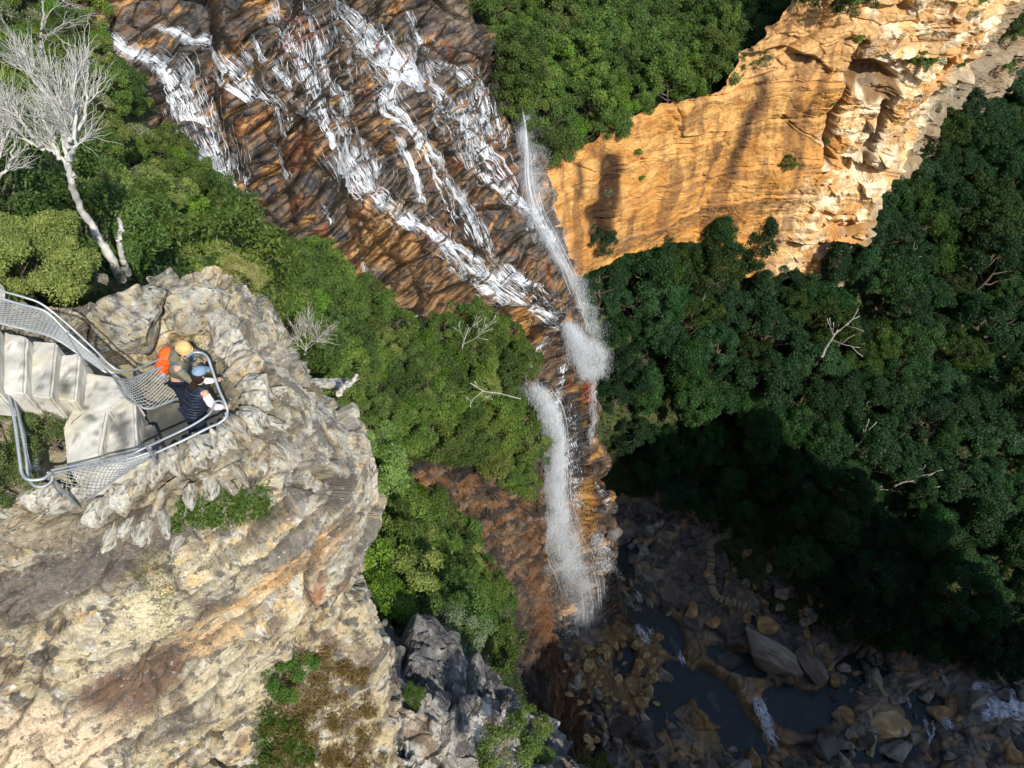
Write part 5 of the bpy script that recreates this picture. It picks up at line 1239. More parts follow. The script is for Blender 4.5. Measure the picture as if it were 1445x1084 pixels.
rail('post', [(160,527,6.6),(166,540,6.9),(176,556,7.3),(184,566,7.6)], .02, e, o0)
rail('bottom_rail', [(160,530,6.7),(170,549,7.15),(180,563,7.45),(196,573,7.65),(212,577,7.75),(232,570,7.85),(255,561,7.95)], .017, e, o0)
wire_panel([(162,530,6.66),(180,537,6.85),(216,524,7.1),(258,507,7.3)], [(172,552,7.2),(196,573,7.65),(212,577,7.75),(255,561,7.95)], e, o0)
o0 = P(318, 580, 7.3); e = empty('railing', tuple(o0)); tag(e, 'curved end railing looping round the two hikers to the stone wall', 'railing', GRP)
rail('top_rail', [(262,505,6.82),(272,498,6.85),(284,498,6.88),(293,505,6.9),(300,524,6.98),(309,550,7.08),(318,570,7.15),(321,580,7.2),(318,590,7.22),(308,598,7.24),(296,603,7.25),(260,621,7.27),(216,641,7.3)], .019, e, o0)
rail('handrail', [(303,567,7.25),(300,577,7.26),(293,586,7.26),(270,601,7.26),(233,619,7.22),(200,634,7.14),(180,643,7.18),(126,653,7.28),(90,660,7.36),(72,664,7.4)], .017, e, o0)
rail('bracket', [(303,567,7.25),(311,566,7.3),(319,572,7.4)], .014, e, o0); rail('bracket', [(206,630,7.13),(216,642,7.3)], .014, e, o0)
rail('post', [(212,633,7.2),(216,644,7.4),(222,656,7.8),(226,664,8.2)], .022, e, o0); rail('post', [(319,584,7.2),(326,594,7.6),(336,606,8.1)], .02, e, o0)
o0 = P(110, 690, 8); e = empty('railing', tuple(o0)); tag(e, 'lower railing with a wedge-shaped wire panel above the stone wall', 'railing', GRP)
tp = [(212,638,7.25),(180,648,7.24),(126,658,7.33),(73,668,7.42)]; bt = [(214,643,7.32),(180,664,7.6),(148,687,7.95),(114,711,8.25)]
rail('top_rail', tp, .017, e, o0); rail('bottom_rail', bt, .019, e, o0); wire_panel(tp, bt, e, o0); rail('post', [(68,668,7.4),(84,688,7.75),(102,707,8.1),(118,722,8.45)], .024, e, o0)
rail('brace', [(72,680,7.5),(82,694,7.9),(92,708,8.3)], .012, e, o0)
o0 = P(20, 600, 7.6); e = empty('railing', tuple(o0)); tag(e, 'left railing with sagging wire mesh beside the inner bush', 'railing', GRP)
rail('handrail', [(-14,500,7.0),(0,510,7.0),(5,523,7.0),(9,545,7.02),(20,592,7.1),(28,650,7.25),(31,668,7.3),(40,677,7.33),(60,676,7.37),(72,667,7.4)], .022, e, o0)
tl = [(13,543,7.1),(27,592,7.18),(36,640,7.3)]; bl = [(24,556,7.75),(44,606,7.95),(54,652,8.1)]
rail('top_rail', tl + [(39,668,7.38),(46,684,7.42),(60,687,7.45),(72,680,7.46),(74,671,7.44)], .018, e, o0); wire_panel(tl + [(40,672,7.4)], bl + [(58,672,8.2)], e, o0, .075); rail('bottom_rail', bl, .013, e, o0)

# ---- near bushes, tufts
def one_bush(name, u, v, D, R, n, leaf, cols, lab, cat='bush', cr=.2, ncl=50, h=.5, seed=1, asp=.4, mode='round', ground=False):
    pr = plant_proto('bush', seed, h, .03, R, h, dict(nclump=ncl, nleaf=n, cr=cr, leaf=leaf, aspect=asp, cols=cols, low=-.35, mode=mode), False)
    p = P(u, v, D) - np.array([0, 0, h])
    if ground: q_ = hit(u, v); p = q_ if q_ is not None else p
    e = empty(name, tuple(p))
    for pn, me in zip(('crown', 'trunk'), pr): link(pn, me, e)
    tag(e, lab, cat); return e
LG = ((.12, .18, .045), (.29, .35, .10))
one_bush('bush', 22, 384, 7.35, (.98, .80, .6), 60000, .042, LG, 'large feathery light green bush behind the upper railing', cr=.19, ncl=90, h=.75, seed=901)
one_bush('bush', 64, 614, 7.7, (.34, .66, .28), 20000, .032, ((.07, .12, .03), (.17, .22, .07)), 'low olive bush between the left railing and the landing', cr=.13, ncl=44, h=.3, seed=903)
one_bush('bush', -6, 636, 7.95, (.42, .62, .4), 16000, .035, ((.07, .13, .03), (.16, .23, .06)), 'dark green bush outside the left railing', cr=.14, ncl=40, h=.4, seed=904)
one_bush('tea_tree', 338, 398, 12.5, (.42, .5, .42), 11000, .04, ((.16, .19, .05), (.36, .36, .14)), 'yellowish tea-tree bush behind the steep grey boulder', 'tea tree', .15, 34, .45, 905)
one_bush('bush', 408, 950, 13.6, (.42, .5, .34), 14000, .035, ((.04, .12, .02), (.11, .22, .04)), 'fresh green bush clinging to the lower right of the spur', cr=.15, ncl=34, h=.25, seed=906, ground=True)
one_bush('bush', 505, 655, 13.5, (.8, 1.0, .8), 22000, .065, ((.07, .15, .04), (.17, .29, .08)), 'bright green bush overhanging the outer edge of the spur', cr=.24, ncl=44, h=.8, seed=907)
one_bush('shrub', 712, 1062, 25, (.8, .7, .5), 5000, .09, ((.06, .12, .03), (.13, .20, .05)), 'low green shrub on the sunlit crest of the grey outcrop', 'shrub', .25, 20, .3, 908)
one_bush('shrub', 838, 1076, 100, (1.6, 1.5, 1.3), 3000, .3, ((.10, .14, .03), (.2, .24, .06)), 'yellow-green shrub beside the stream at the lower frame edge', 'shrub', .5, 20, 1.2, 909)
one_bush('shrub', 640, 905, 33, (1.4, 1.2, 1.0), 9000, .1, ((.09, .13, .07), (.2, .25, .14)), 'soft grey-green casuarina shrub low in the gully', 'shrub', .42, 26, 1.0, 910)
def tufts(name, lab, outline, n, size, cols, seed, cat='grass', asp=.06, up=(0, -.3, .8), tail=.5):
    rng = np.random.default_rng(seed); us = [p[0] for p in outline]; vs = [p[1] for p in outline]; C = []
    cl = [(rng.uniform(min(us), max(us)), rng.uniform(min(vs), max(vs))) for _ in range(400)]
    cl = [c for c in cl if in_poly(np.array([c[0]]), np.array([c[1]]), outline)[0]][:90]
    for k in range(n):
        c = cl[rng.integers(len(cl))]; h = hit(c[0] + rng.normal() * 5, c[1] + rng.normal() * 5)
        if h is not None and abs(h[2] - (hit(*c)[2])) < 1.5: C.append(h)
    C = np.array(C); t = rng.uniform(0, 1, (len(C), 1)); col = np.array(cols[0]) * (1 - t) + np.array(cols[1]) * t
    V, Fc, c = leaves(C, np.tile(np.array([up]), (len(C), 1)), size, asp, tail, col, rng)
    o = link(name, np_mesh(name, V, Fc, c.astype(f32), False), mat=M_LEAF); tag(o, lab, cat, kind='stuff')
tufts('grass', 'green grass growing on the spur below the stone wall', [(240,745),(262,705),(320,695),(375,688),(382,722),(340,738),(290,742)], 5000, .09, ((.06, .12, .025), (.15, .23, .06)), 31, asp=.18)
tufts('dry_grass', 'dry yellow grass on the lower right of the spur', [(380,1084),(385,990),(430,900),(470,900),(530,960),(545,1084)], 14000, .14, ((.22, .18, .06), (.42, .34, .14)), 32, asp=.08)
tufts('grass', 'green grass among the dry grass at the spur foot', [(360,1084),(372,1000),(420,1000),(450,1084)], 4000, .14, ((.05, .12, .02), (.12, .2, .04)), 33, asp=.1)
tufts('moss', 'thin moss and wiry grass on the middle of the spur', [(180,800),(200,770),(240,780),(260,830),(240,900),(225,890),(215,840)], 1500, .06, ((.10, .13, .03), (.22, .22, .07)), 34, asp=.1)
for (u, v, s, lab) in ((22, 112, 1.1, 'golden-green grass tree left of the bare white tree, upper one'), (8, 160, 1.0, 'yellow grass tree at the left frame edge'), (50, 82, .8, 'pale grass tree behind the bare white tree')):
    h = hit(u, v); rng2 = np.random.default_rng(u); n = 900
    d = unit(rng2.normal(size=(n, 3)) * np.array([1, 1, .5]) + np.array([-.2, .2, .6])); cc = np.array([.22, .28, .05]) * rng2.uniform(.6, 1.6, (n, 1))
    V, Fc, c = leaves(np.zeros((n, 3)) + np.array([0, 0, .3]), d, 1.6 * s, .025, .1, cc, rng2)
    e = empty('grass_tree', tuple(h)); me = np_mesh('crown', V, Fc, c.astype(f32), False); me.materials.append(M_LEAF); link('crown', me, e); me = trunk_mesh('trunk', u, .4, .1, .1, 0); me.materials.append(M_BARK); link('trunk', me, e)
    tag(e, lab, 'grass tree', 'grass trees in the top left corner')

# ---- dead wood
def dead_tree(name, stem, limbs, lab, r0=.07, seed=1, nsec=4, ntw=7, seclen=.35, twlen=.4, base=None, mat=None, cat='dead tree', tw=.0045, lean=(0, .2, .5), jz=.3):
    """stem and limbs given as nodes in the air; secondary branches and twigs grown from them"""
    rng = np.random.default_rng(seed); S = np.array([P(*q) for q in stem]); o0 = S[0]; e = empty(name, tuple(o0))
    A = Acc(); c = upsample(S, len(S) * 5); c[1:-1] += rng.normal(size=(len(c) - 2, 3)) * r0 * .15
    A.tube(c - o0, np.linspace(r0, r0 * .5, len(c)) * (1 + .06 * rng.normal(size=len(c))), 8); me = A.mesh('trunk'); me.materials.append(mat or M_PALE); link('trunk', me, e)
    B = Acc(); T = Acc(); up = np.array(lean)
    for L in limbs:
        q = np.array([P(*x) for x in L]); q[1:] += rng.normal(size=(len(q) - 1, 3)) * .03; c = upsample(q, len(q) * 6); c[1:-1] += rng.normal(size=(len(c) - 2, 3)) * .012
        rr0 = r0 * (.5 if len(L) > 2 else .35); B.tube(c - o0, np.linspace(rr0, rr0 * .22, len(c)), 6); tot = np.linalg.norm(c[-1] - c[0])
        for k in range(nsec):
            i = rng.integers(int(len(c) * .25), len(c)); t = unit(c[min(i + 1, len(c) - 1)] - c[max(i - 1, 0)]); d = unit(t * .9 + rng.normal(size=3) * .42 + up * .3)
            b = wob_path(c[i], c[i] + d * seclen * rng.uniform(.6, 1.3), 6, .08, rng); B.tube(b - o0, np.linspace(rr0 * .3, tw * 1.3, 6), 5)
            for j in range(ntw):
                ii = rng.integers(1, 6); d2 = unit(d * .9 + rng.normal(size=3) * .38 + up * .35); x = wob_path(b[ii], b[ii] + d2 * twlen * rng.uniform(.5, 1.2), 6, .1, rng); T.tube(x - o0, np.linspace(tw, tw * .45, 6), 3)
    me = B.mesh('branch'); me.materials.append(mat or M_PALE); link('branch', me, e)
    if T.V and nsec * ntw > 20: me = T.mesh('twigs'); me.materials.append(mat or M_PALE); link('twigs', me, e)
    tag(e, lab, cat); return e
fork = (96, 232, 7.1)
dead_tree('dead_tree', [(172,394,9.6),(163,378,8.95),(150,352,8.6),(128,316,8.2),(110,286,7.8),(101,258,7.4),fork],
   [[fork,(97,200,6.7),(100,165,6.3)], [fork,(92,195,6.8),(84,150,6.5),(70,105,6.2)], [(98,222,7.0),(112,185,6.7),(126,135,6.3)], [(97,210,6.8),(88,160,6.5),(86,110,6.1)], [(99,225,7.0),(108,200,6.6),(106,140,6.2),(104,100,6.0)],
    [(105,250,7.3),(85,225,7.1),(55,208,6.9),(28,196,6.7)], [(84,226,7.1),(72,195,6.8),(60,165,6.6)], [(60,210,6.9),(40,180,6.8),(20,160,6.6)], [(92,190,6.7),(74,150,6.5),(48,118,6.3)], [(97,200,6.6),(118,160,6.4),(120,110,6.1)], [(90,180,6.6),(60,130,6.4),(40,95,6.2)]],
   'tall bare white dead tree with a fan of fine twigs above the lookout boulders', .075, 3, 7, 12, .34, .42, lean=(-.1, .35, .55))
dead_tree('dead_tree', [(-30,300,8),(-18,270,7.7),(-8,245,7.4)], [[(-8,245,7.4),(5,215,7.1),(14,180,6.8)], [(-8,245,7.4),(0,200,7.0),(8,150,6.7)], [(-12,255,7.5),(10,235,7.3),(22,200,7.0)], [(-8,245,7.4),(-10,190,7.0),(-2,140,6.7)]],
   'second bare white dead tree, cut by the left frame edge', .06, 5, 7, 11, .3, .36, lean=(.0, .35, .5))
dead_tree('dead_tree', [(58,66,17),(58,45,16.4),(62,20,15.8)], [[(60,40,16.3),(70,18,15.8),(90,0,15.3)], [(60,55,16.7),(85,38,16.3),(118,22,15.9)], [(62,20,15.8),(60,0,15.4),(55,-15,15.0)], [(58,50,16.5),(72,48,16.2),(100,30,15.8)]],
   'small grey dead tree in the top left corner behind the white one', .07, 7, 5, 7, .6, .6, tw=.008, mat=M_GREY)
dead_tree('dead_stump', [(181,386,9.3),(176,374,8.9),(172,360,8.7),(168,338,8.4),(171,322,8.2),(168,309,8.05)], [[(170,330,8.3),(167,322,8.2)]], 'short weathered dead stump beside the base of the white tree', .055, 9, 0, 0, cat='stump')
dead_tree('dead_shrub', [(430,500,22),(432,494,21.6)], [[(432,494,21.6),(u, v, 21)] for u, v in ((420,470),(432,465),(444,468),(455,475),(410,480))], 'bare grey twiggy shrub at the spur end of the wooded ledge', .05, 11, 6, 7, .5, .5, tw=.012, mat=M_GREY, cat='dead shrub')
dead_tree('dead_stump', [(478,556,23),(484,548,22.8),(496,540,22.5),(504,528,22.2)], [[(484,548,22.8),(482,538,22.5)], [(496,540,22.5),(508,534,22.3)]], 'pale weathered stump sticking out of the bushes beside the spur', .12, 13, 0, 0, cat='stump')
dead_tree('dead_branch', [(668,543,49),(682,552,48.6),(704,555,48.2),(722,560,47.9),(735,563,47.8)], [[(682,552,48.6),(672,560,48.3),(664,566,48.1)], [(690,553,48.5),(694,562,48.2)], [(680,551,48.6),(672,545,48.4)]], 'bare white branch reaching from the ledge bushes towards the splashing water', .07, 15, 2, 2, .7, .6, tw=.03, cat='branch')
dead_tree('dead_branch', [(578,470,45),(578,460,44.6),(580,452,44.3)], [[(578,460,44.6),(573,448,44.1)], [(579,456,44.4),(584,446,44)]], 'small forked white twig at the top of the wooded ledge', .07, 17, 1, 1, .5, .4, tw=.03, cat='branch')
dead_tree('dead_branch', [(650,500,49),(655,480,48),(662,462,47.3)], [[(655,480,48),(648,465,47.2)], [(660,470,47.6),(672,455,46.9)], [(655,485,48),(672,478,47.5),(688,462,47)], [(672,478,47.5),(680,465,47)]], 'thin leafless grey sapling on the ledge below the brown slab', .06, 19, 5, 4, 1.0, .8, tw=.025, mat=M_GREY, cat='sapling')
dead_tree('dead_tree', [(1160,503,86),(1165,492,84.5),(1176,474,82),(1182,466,81)], [[(1176,474,82),(1190,462,80.5),(1197,458,80)], [(1176,474,82),(1172,462,80.8)], [(1172,480,83),(1190,487,82),(1204,489,81.5)]], 'pale bare leaning trunk in the upper middle of the dark forest', .22, 21, 4, 2, 2, 1.3, tw=.05, mat=M_GREY)
dead_tree('dead_tree', [(1168,656,101),(1185,646,99),(1205,634,97),(1216,622,95.5),(1232,612,94)], [[(1205,634,97),(1225,634,96),(1250,636,95)], [(1190,643,98.5),(1205,652,98),(1216,664,98)], [(1216,622,95.5),(1220,612,94.5)], [(1240,628,96),(1256,640,96)]], 'forked pale dead branch in the middle of the dark forest', .2, 23, 4, 2, 2, 1.3, tw=.05, mat=M_GREY)
dead_tree('dead_tree', [(1262,686,101),(1276,680,99.5),(1300,678,98.5)], [[(1276,680,99.5),(1290,668,98)], [(1285,679,99),(1305,684,98.5)], [(1276,680,99.5),(1292,672,98.5),(1312,670,98)]], 'low spreading dead branch right of the forked one', .18, 25, 4, 2, 2, 1.3, tw=.05, mat=M_GREY)
dead_tree('dead_tree', [(1180,700,104),(1184,690,103),(1200,684,102)], [[(1184,690,103),(1196,700,102.5),(1215,708,102)], [(1200,684,102),(1230,688,101),(1245,692,100.5)]], 'long curved bare branch low in the dark forest', .18, 27, 4, 2, 2, 1.3, tw=.05, mat=M_GREY)
dead_tree('dead_tree', [(1258,405,88),(1265,390,86),(1280,365,83.5)], [[(1265,390,86),(1275,385,85)], [(1280,365,83.5),(1290,355,82.5)], [(1272,378,85),(1262,362,83.8)]], 'thin grey dead tree high on the right part of the slope', .16, 29, 4, 3, 1.6, 1.2, tw=.05, mat=M_GREY)
for i, (a, b, lab) in enumerate((((1233, 962), (1246, 985), 'pale driftwood log leaning on the broad tan slab'), ((1226, 1069), (1231, 1040), 'short pale log standing below the broad tan slab'), ((1206, 1020), (1238, 990), 'thin brown log between the clear pool and the slab'))):
    h1, h2 = hit(*a), hit(*b); A = Acc(); rg = np.random.default_rng(i); c = wob_path(h1 + [0, 0, .8], h2 + [0, 0, 1.0], 9, .03, rg); A.tube(c - h1, np.linspace(.34, .26, 9) * (.5 if i == 2 else 1), 8)
    me = A.mesh('log'); me.materials.append(mat_plain('log_wood', (.42, .34, .2) if i < 2 else (.2, .12, .06), rough=.9, bump=.5)); o = link('log', me); o.location = h1; tag(o, lab, 'log')

# ---- plants on the cliffs and the outcrop
for (u, v, s, k, look) in ((1312,90,1.3,0,'small tree-like bush'),(1290,106,.9,5,'leaning bush'),(1352,96,.7,4,'tiny bush'),(1152,8,2.6,1,'wide dark bush on the cliff ledge'),(1180,-4,2.4,0,'tall bush on the cliff ledge'),(1115,6,2.2,3,'grey-green bush on the cliff ledge'),(1195,22,1.6,1,'bush at the end of the cliff ledge'),
        (1000,112,1.8,1,'broad bush over the hilltop brink'),(968,126,1.7,5,'shaggy bush over the hilltop brink'),(1020,92,2.0,0,'dense bush at the step of the brink'),(1062,45,1.5,1,'bush at the inner corner of the cliff'),(1040,70,1.9,5,'hanging bush at the inner corner'),(1025,112,1.6,0,'bush over the cliff step'),(1172,150,.5,4,'tuft in the dark crack'),(1210,60,.6,4,'tuft at the crack top'),(858,278,.5,3,'tuft under the dark recess'),(900,218,.45,4,'tuft on the bedding line'),(905,254,.4,4,'second tuft on the bedding line'),
        (1108,240,.7,5,'trailing plant low on the face'),(1120,236,.5,4,'small trailing plant low on the face'),(1078,95,.7,3,'grey bush by the brown streak top'),(1125,80,.6,4,'tuft by the upper beds'),(1165,205,.45,4,'tuft low in the dark crack'),(1368,30,.6,3,'grey tuft near the top edge'),(1380,8,.7,4,'tuft at the very top'),(1300,222,.6,4,'tuft on the bulge corner'),(1405,100,1.6,0,'bush on the far cliff ledge'),(1418,70,1.6,5,'shaggy bush on the far cliff'),(1425,40,1.7,1,'dark bush on the far cliff top')):
    h = hit(u, v)
    if h is not None: place(BP[k][1], 'cliff_shrub', tuple(h - np.array([0, 0, .2 * s])), s, u * .7, 'shrub', 'shrubs rooted on the orange cliff', look, 'cliffplants')
for (u, v, s, k, look) in ((585,985,.35,4,'small green tuft'),(740,1040,.6,0,'green bush'),(700,1075,.5,3,'grey-green shrub'),(760,1078,.4,5,'shaggy bush')):
    h = hit(u, v)
    if h is not None: place(BP[k][1], 'shrub', tuple(h), s, u, 'shrub', 'shrubs on the grey outcrop', look, 'outcrop')
print('lookout', round(time.time() - T0, 1))
# ================================================================== the two hikers
def skin_mesh(name, joints, bones, radii, root, sub=2):
    me = bpy.data.meshes.new('tmp'); me.from_pydata(joints, bones, []); ob = bpy.data.objects.new('tmp', me); COL.objects.link(ob)
    ob.modifiers.new('s', 'SKIN'); sv = me.skin_vertices[0].data
    for i, rd in enumerate(radii): sv[i].radius = (rd, rd) if not hasattr(rd, '__len__') else rd; sv[i].use_root = (i == root)
    md = ob.modifiers.new('d', 'SUBSURF'); md.levels = sub; md.render_levels = sub
    dg = bpy.context.evaluated_depsgraph_get(); m = bpy.data.meshes.new_from_object(ob.evaluated_get(dg)); m.name = name
    bpy.data.objects.remove(ob); 
    for p in m.polygons: p.use_smooth = True
    return m
def cloth(name, col, rough=.85, var=.2, bump=.7, bscale=14): return mat_plain(name, col, rough=rough, var=var, vscale=6, bump=bump, bscale=bscale, bdist=.03, spec=.25)
M_SKIN = mat_plain('skin', (.52, .30, .21), rough=.55, var=.06); M_OLIVE = cloth('olive_cloth', (.17, .165, .11)); M_NAVY = cloth('navy_cloth', (.012, .018, .035)); M_MUST = cloth('mustard_knit', (.72, .50, .20), bscale=60)
M_ORANGE = cloth('orange_nylon', (.95, .13, .02), rough=.5); M_BOOT = cloth('boot_leather', (.05, .04, .035)); M_VEST = cloth('dark_quilted_nylon', (.018, .024, .04), rough=.4); M_WHITE = cloth('white_sleeve', (.82, .74, .78)); M_HAIR = cloth('dark_brown_hair', (.03, .016, .01), rough=.5, bscale=80)
M_CAP = cloth('blue_cap_cloth', (.20, .29, .40)); M_BLACK = mat_plain('black_plastic', (.015, .015, .017), rough=.35)
def ell(name, c, r, mat, parent, rot=(0, 0, 0), cut=None, seed=0, amp=0, seg=20):
    th = np.linspace(0, np.pi, seg); ph = np.linspace(0, 2 * np.pi, seg * 2); T, Pp = np.meshgrid(th, ph, indexing='ij')
    V = np.stack([np.sin(T) * np.cos(Pp), np.sin(T) * np.sin(Pp), np.cos(T)], -1).reshape(-1, 3)
    if cut is not None: V[:, 2] = np.maximum(V[:, 2], cut)
    if amp: V = V * (1 + amp * fbm((V * 3 + seed).astype(f32), 3, seed))[:, None]
    V = V * np.array(r); V = V @ np.array(Matrix.Rotation(rot[2], 3, 'Z') @ Matrix.Rotation(rot[1], 3, 'Y') @ Matrix.Rotation(rot[0], 3, 'X')).T + np.array(c)
    me = np_mesh(name, V, gridfaces(seg, seg * 2)); me.materials.append(mat); return link(name, me, parent)
def person(loc, ang, sc, lab, J, top, sleeve, trouser, seed, hands):
    e = empty('person', loc, ang, sc); tag(e, lab, 'person')
    names = list(J); idx = {k: i for i, k in enumerate(names)}; pts = [J[k][0] for k in names]; rad = [J[k][1] for k in names]
    bones = [('pelvis','waist'),('waist','chest'),('chest','neck'),('neck','jaw'),('jaw','crown_'),('pelvis','hipL'),('hipL','kneeL'),('kneeL','ankL'),('ankL','toeL'),('pelvis','hipR'),('hipR','kneeR'),('kneeR','ankR'),('ankR','toeR'),
             ('chest','shL'),('shL','elL'),('elL','wrL'),('wrL','paL'),('chest','shR'),('shR','elR'),('elR','wrR'),('wrR','paR')]
    fj = list(pts); fr_ = list(rad); fb = [(idx[a], idx[b]) for a, b in bones]
    for s, hd in (('L', hands[0]), ('R', hands[1])):      # five fingers, bent round what they hold
        pa = np.array(J['pa' + s][0]); f, side, dn_ = (np.array(q) for q in hd)
        for q, ln in ((-.028, .062), (-.009, .07), (.010, .066), (.028, .052)):
            a = pa + side * q + f * .03; b = a + f * ln * .55 + dn_ * .012; c = b + dn_ * ln * .5 + f * .004
            n0 = len(fj); fj += [tuple(a), tuple(b), tuple(c)]; fr_ += [.010, .009, .0075]; fb += [(idx['pa' + s], n0), (n0, n0 + 1), (n0 + 1, n0 + 2)]
        a = pa - side * .035 - f * .01; b = a - side * .018 + f * .035 + dn_ * .01; n0 = len(fj); fj += [tuple(a), tuple(b)]; fr_ += [.012, .009]; fb += [(idx['pa' + s], n0), (n0, n0 + 1)]
    me = skin_mesh('body', fj, fb, fr_, idx['pelvis']); me.materials.append(M_SKIN); link('body', me, e)
    def part(name, keys, bs, grow, mat, root):
        k = {q: i for i, q in enumerate(keys)}
        m = skin_mesh(name, [J[q][0] for q in keys], [(k[a], k[b]) for a, b in bs], [(J[q][1] if not hasattr(J[q][1], '__len__') else J[q][1][0]) + grow if not hasattr(J[q][1], '__len__') else (J[q][1][0] + grow, J[q][1][1] + grow) for q in keys], k[root])
        n = len(m.vertices); co = np.empty(n * 3, f32); m.vertices.foreach_get('co', co); co = co.reshape(-1, 3); nn = np.empty(n * 3, f32); m.vertices.foreach_get('normal', nn); nn = nn.reshape(-1, 3)
        co2 = co + nn * (.012 * fbm(co * 9 + seed, 3, seed))[:, None]; m.vertices.foreach_set('co', co2.ravel()); m.materials.append(mat); return link(name, m, e)
    part('trousers', ['pelvis','hipL','kneeL','ankL','hipR','kneeR','ankR'], [('pelvis','hipL'),('hipL','kneeL'),('kneeL','ankL'),('pelvis','hipR'),('hipR','kneeR'),('kneeR','ankR')], .016, trouser, 'pelvis')
    part(top[0], ['pelvis','waist','chest','neck','shL','shR'], [('pelvis','waist'),('waist','chest'),('chest','neck'),('chest','shL'),('chest','shR')], .024, top[1], 'pelvis')
    for s in 'LR': part('sleeve', ['sh' + s, 'el' + s, 'wr' + s], [('sh' + s, 'el' + s), ('el' + s, 'wr' + s)], .018, sleeve, 'sh' + s); ell('boot', tuple(np.array(J['toe' + s][0]) * .5 + np.array(J['ank' + s][0]) * .5 + np.array([0, 0, -.03])), (.135, .055, .065), M_BOOT, e)
    return e
Z = CH - 8.13
# man in olive jacket, leaning forward over a camera
J = dict(pelvis=((0,0,.93),(.12,.15)), waist=((.07,0,1.08),(.115,.14)), chest=((.19,0,1.30),(.125,.17)), neck=((.28,0,1.45),.062), jaw=((.34,0,1.54),.078), crown_=((.37,0,1.635),.095),
         hipL=((0,.10,.86),.095), kneeL=((-.04,.12,.50),.062), ankL=((-.20,.13,.10),.045), toeL=((-.05,.15,.05),.035), hipR=((0,-.10,.86),.095), kneeR=((.0,-.12,.50),.062), ankR=((-.13,-.13,.10),.045), toeR=((.02,-.14,.05),.035),
         shL=((.22,.20,1.39),.07), elL=((.40,.27,1.20),.05), wrL=((.56,.12,1.27),.034), paL=((.60,.07,1.285),(.02,.036)), shR=((.22,-.20,1.39),.07), elR=((.42,-.28,1.17),.05), wrR=((.57,-.12,1.25),.034), paR=((.61,-.07,1.265),(.02,.036)))
e1 = person((-4.00, 5.74, Z), math.radians(-4), .72, 'hiker in olive jacket and mustard beanie leaning over the railing with a camera', J, ('jacket', M_OLIVE), M_OLIVE, M_NAVY, 3, (((0,-1,0),(1,0,.2),(0,0,-1)), ((0,1,0),(1,0,.2),(0,0,-1))))
ell('beanie', (.365, 0, 1.70), (.125, .118, .115), M_MUST, e1, (0, .28, 0), cut=-.35, seed=2, amp=.04); ell('beanie_fold', (.375, 0, 1.665), (.13, .123, .03), M_MUST, e1, (0, .28, 0))
ell('hood', (.17, 0, 1.50), (.12, .15, .09), M_OLIVE, e1, (0, -.3, 0), seed=5, amp=.15); ell('hair', (.335, 0, 1.615), (.10, .10, .09), M_HAIR, e1)
for s in (-1, 1): ell('ear', (.35, s * .092, 1.60), (.022, .012, .032), M_SKIN, e1); ell('eye', (.455, s * .034, 1.61), (.008, .014, .009), M_BLACK, e1)
ell('nose', (.475, 0, 1.585), (.02, .013, .022), M_SKIN, e1); ell('mouth', (.455, 0, 1.545), (.008, .024, .007), mat_plain('lips', (.35, .14, .11)), e1)
A = Acc(); A.tube(np.array([(.10,.13,1.46),(.24,.155,1.44),(.33,.15,1.30),(.28,.16,1.12),(.14,.15,1.02)]), np.full(5, .014), 5); A.tube(np.array([(.10,-.13,1.46),(.24,-.155,1.44),(.33,-.15,1.30),(.28,-.16,1.12),(.14,-.15,1.02)]), np.full(5, .014), 5)
bp = empty('backpack', (-4.00, 5.74, Z), math.radians(-4), .72); tag(bp, 'bright orange hiking backpack on the back of the hiker with the camera', 'backpack')
ell('main_bag', (-.10, 0, 1.26), (.13, .155, .29), M_ORANGE, bp, (0, .42, 0), seed=8, amp=.1); ell('lid', (.03, 0, 1.50), (.12, .135, .08), M_ORANGE, bp, (0, .35, 0), seed=9, amp=.08); ell('front_pocket', (-.20, 0, 1.17), (.07, .12, .15), M_ORANGE, bp, (0, .42, 0), seed=10, amp=.08)
for s in (-1, 1): ell('side_pocket', (-.13, s * .15, 1.10), (.06, .035, .10), mat_plain('grey_mesh', (.25, .27, .3)), bp, (0, .42, 0))
me = A.mesh('shoulder_strap'); me.materials.append(cloth('blue_strap', (.02, .12, .3))); link('shoulder_strap', me, bp)
cm = empty('camera_body', (-4.00 + .446, 5.74 - .03, Z + .914), math.radians(-4), .72); tag(cm, 'black camera held in both hands of the hiker in the olive jacket', 'camera')
def boxm(name, c, h, mat, parent, bev=.008):
    bm = bmesh.new(); bmesh.ops.create_cube(bm, size=2); bmesh.ops.scale(bm, vec=h, verts=bm.verts); bmesh.ops.translate(bm, vec=c, verts=bm.verts); bmesh.ops.bevel(bm, geom=bm.edges[:], offset=bev, segments=2, affect='EDGES')
    me = bpy.data.meshes.new(name); bm.to_mesh(me); bm.free(); me.materials.append(mat); return link(name, me, parent)
boxm('housing', (0, 0, 0), (.035, .065, .045), M_BLACK, cm); boxm('viewfinder', (0, 0, .052), (.02, .025, .014), M_BLACK, cm, .005)
A = Acc(); A.tube(np.array([(.03,0,-.002),(.06,0,-.004),(.12,0,-.008)]), np.array([.036,.038,.034]), 16); me = A.mesh('lens'); me.materials.append(M_BLACK); link('lens', me, cm)
A = Acc(); A.tube(upsample(np.array([(0,.065,.03),(-.08,.13,.08),(-.25,.12,.2),(-.32,.0,.24),(-.25,-.12,.2),(-.08,-.13,.08),(0,-.065,.03)]), 24), np.full(24, .007), 4); me = A.mesh('neck_strap'); me.materials.append(M_BLACK); link('neck_strap', me, cm)
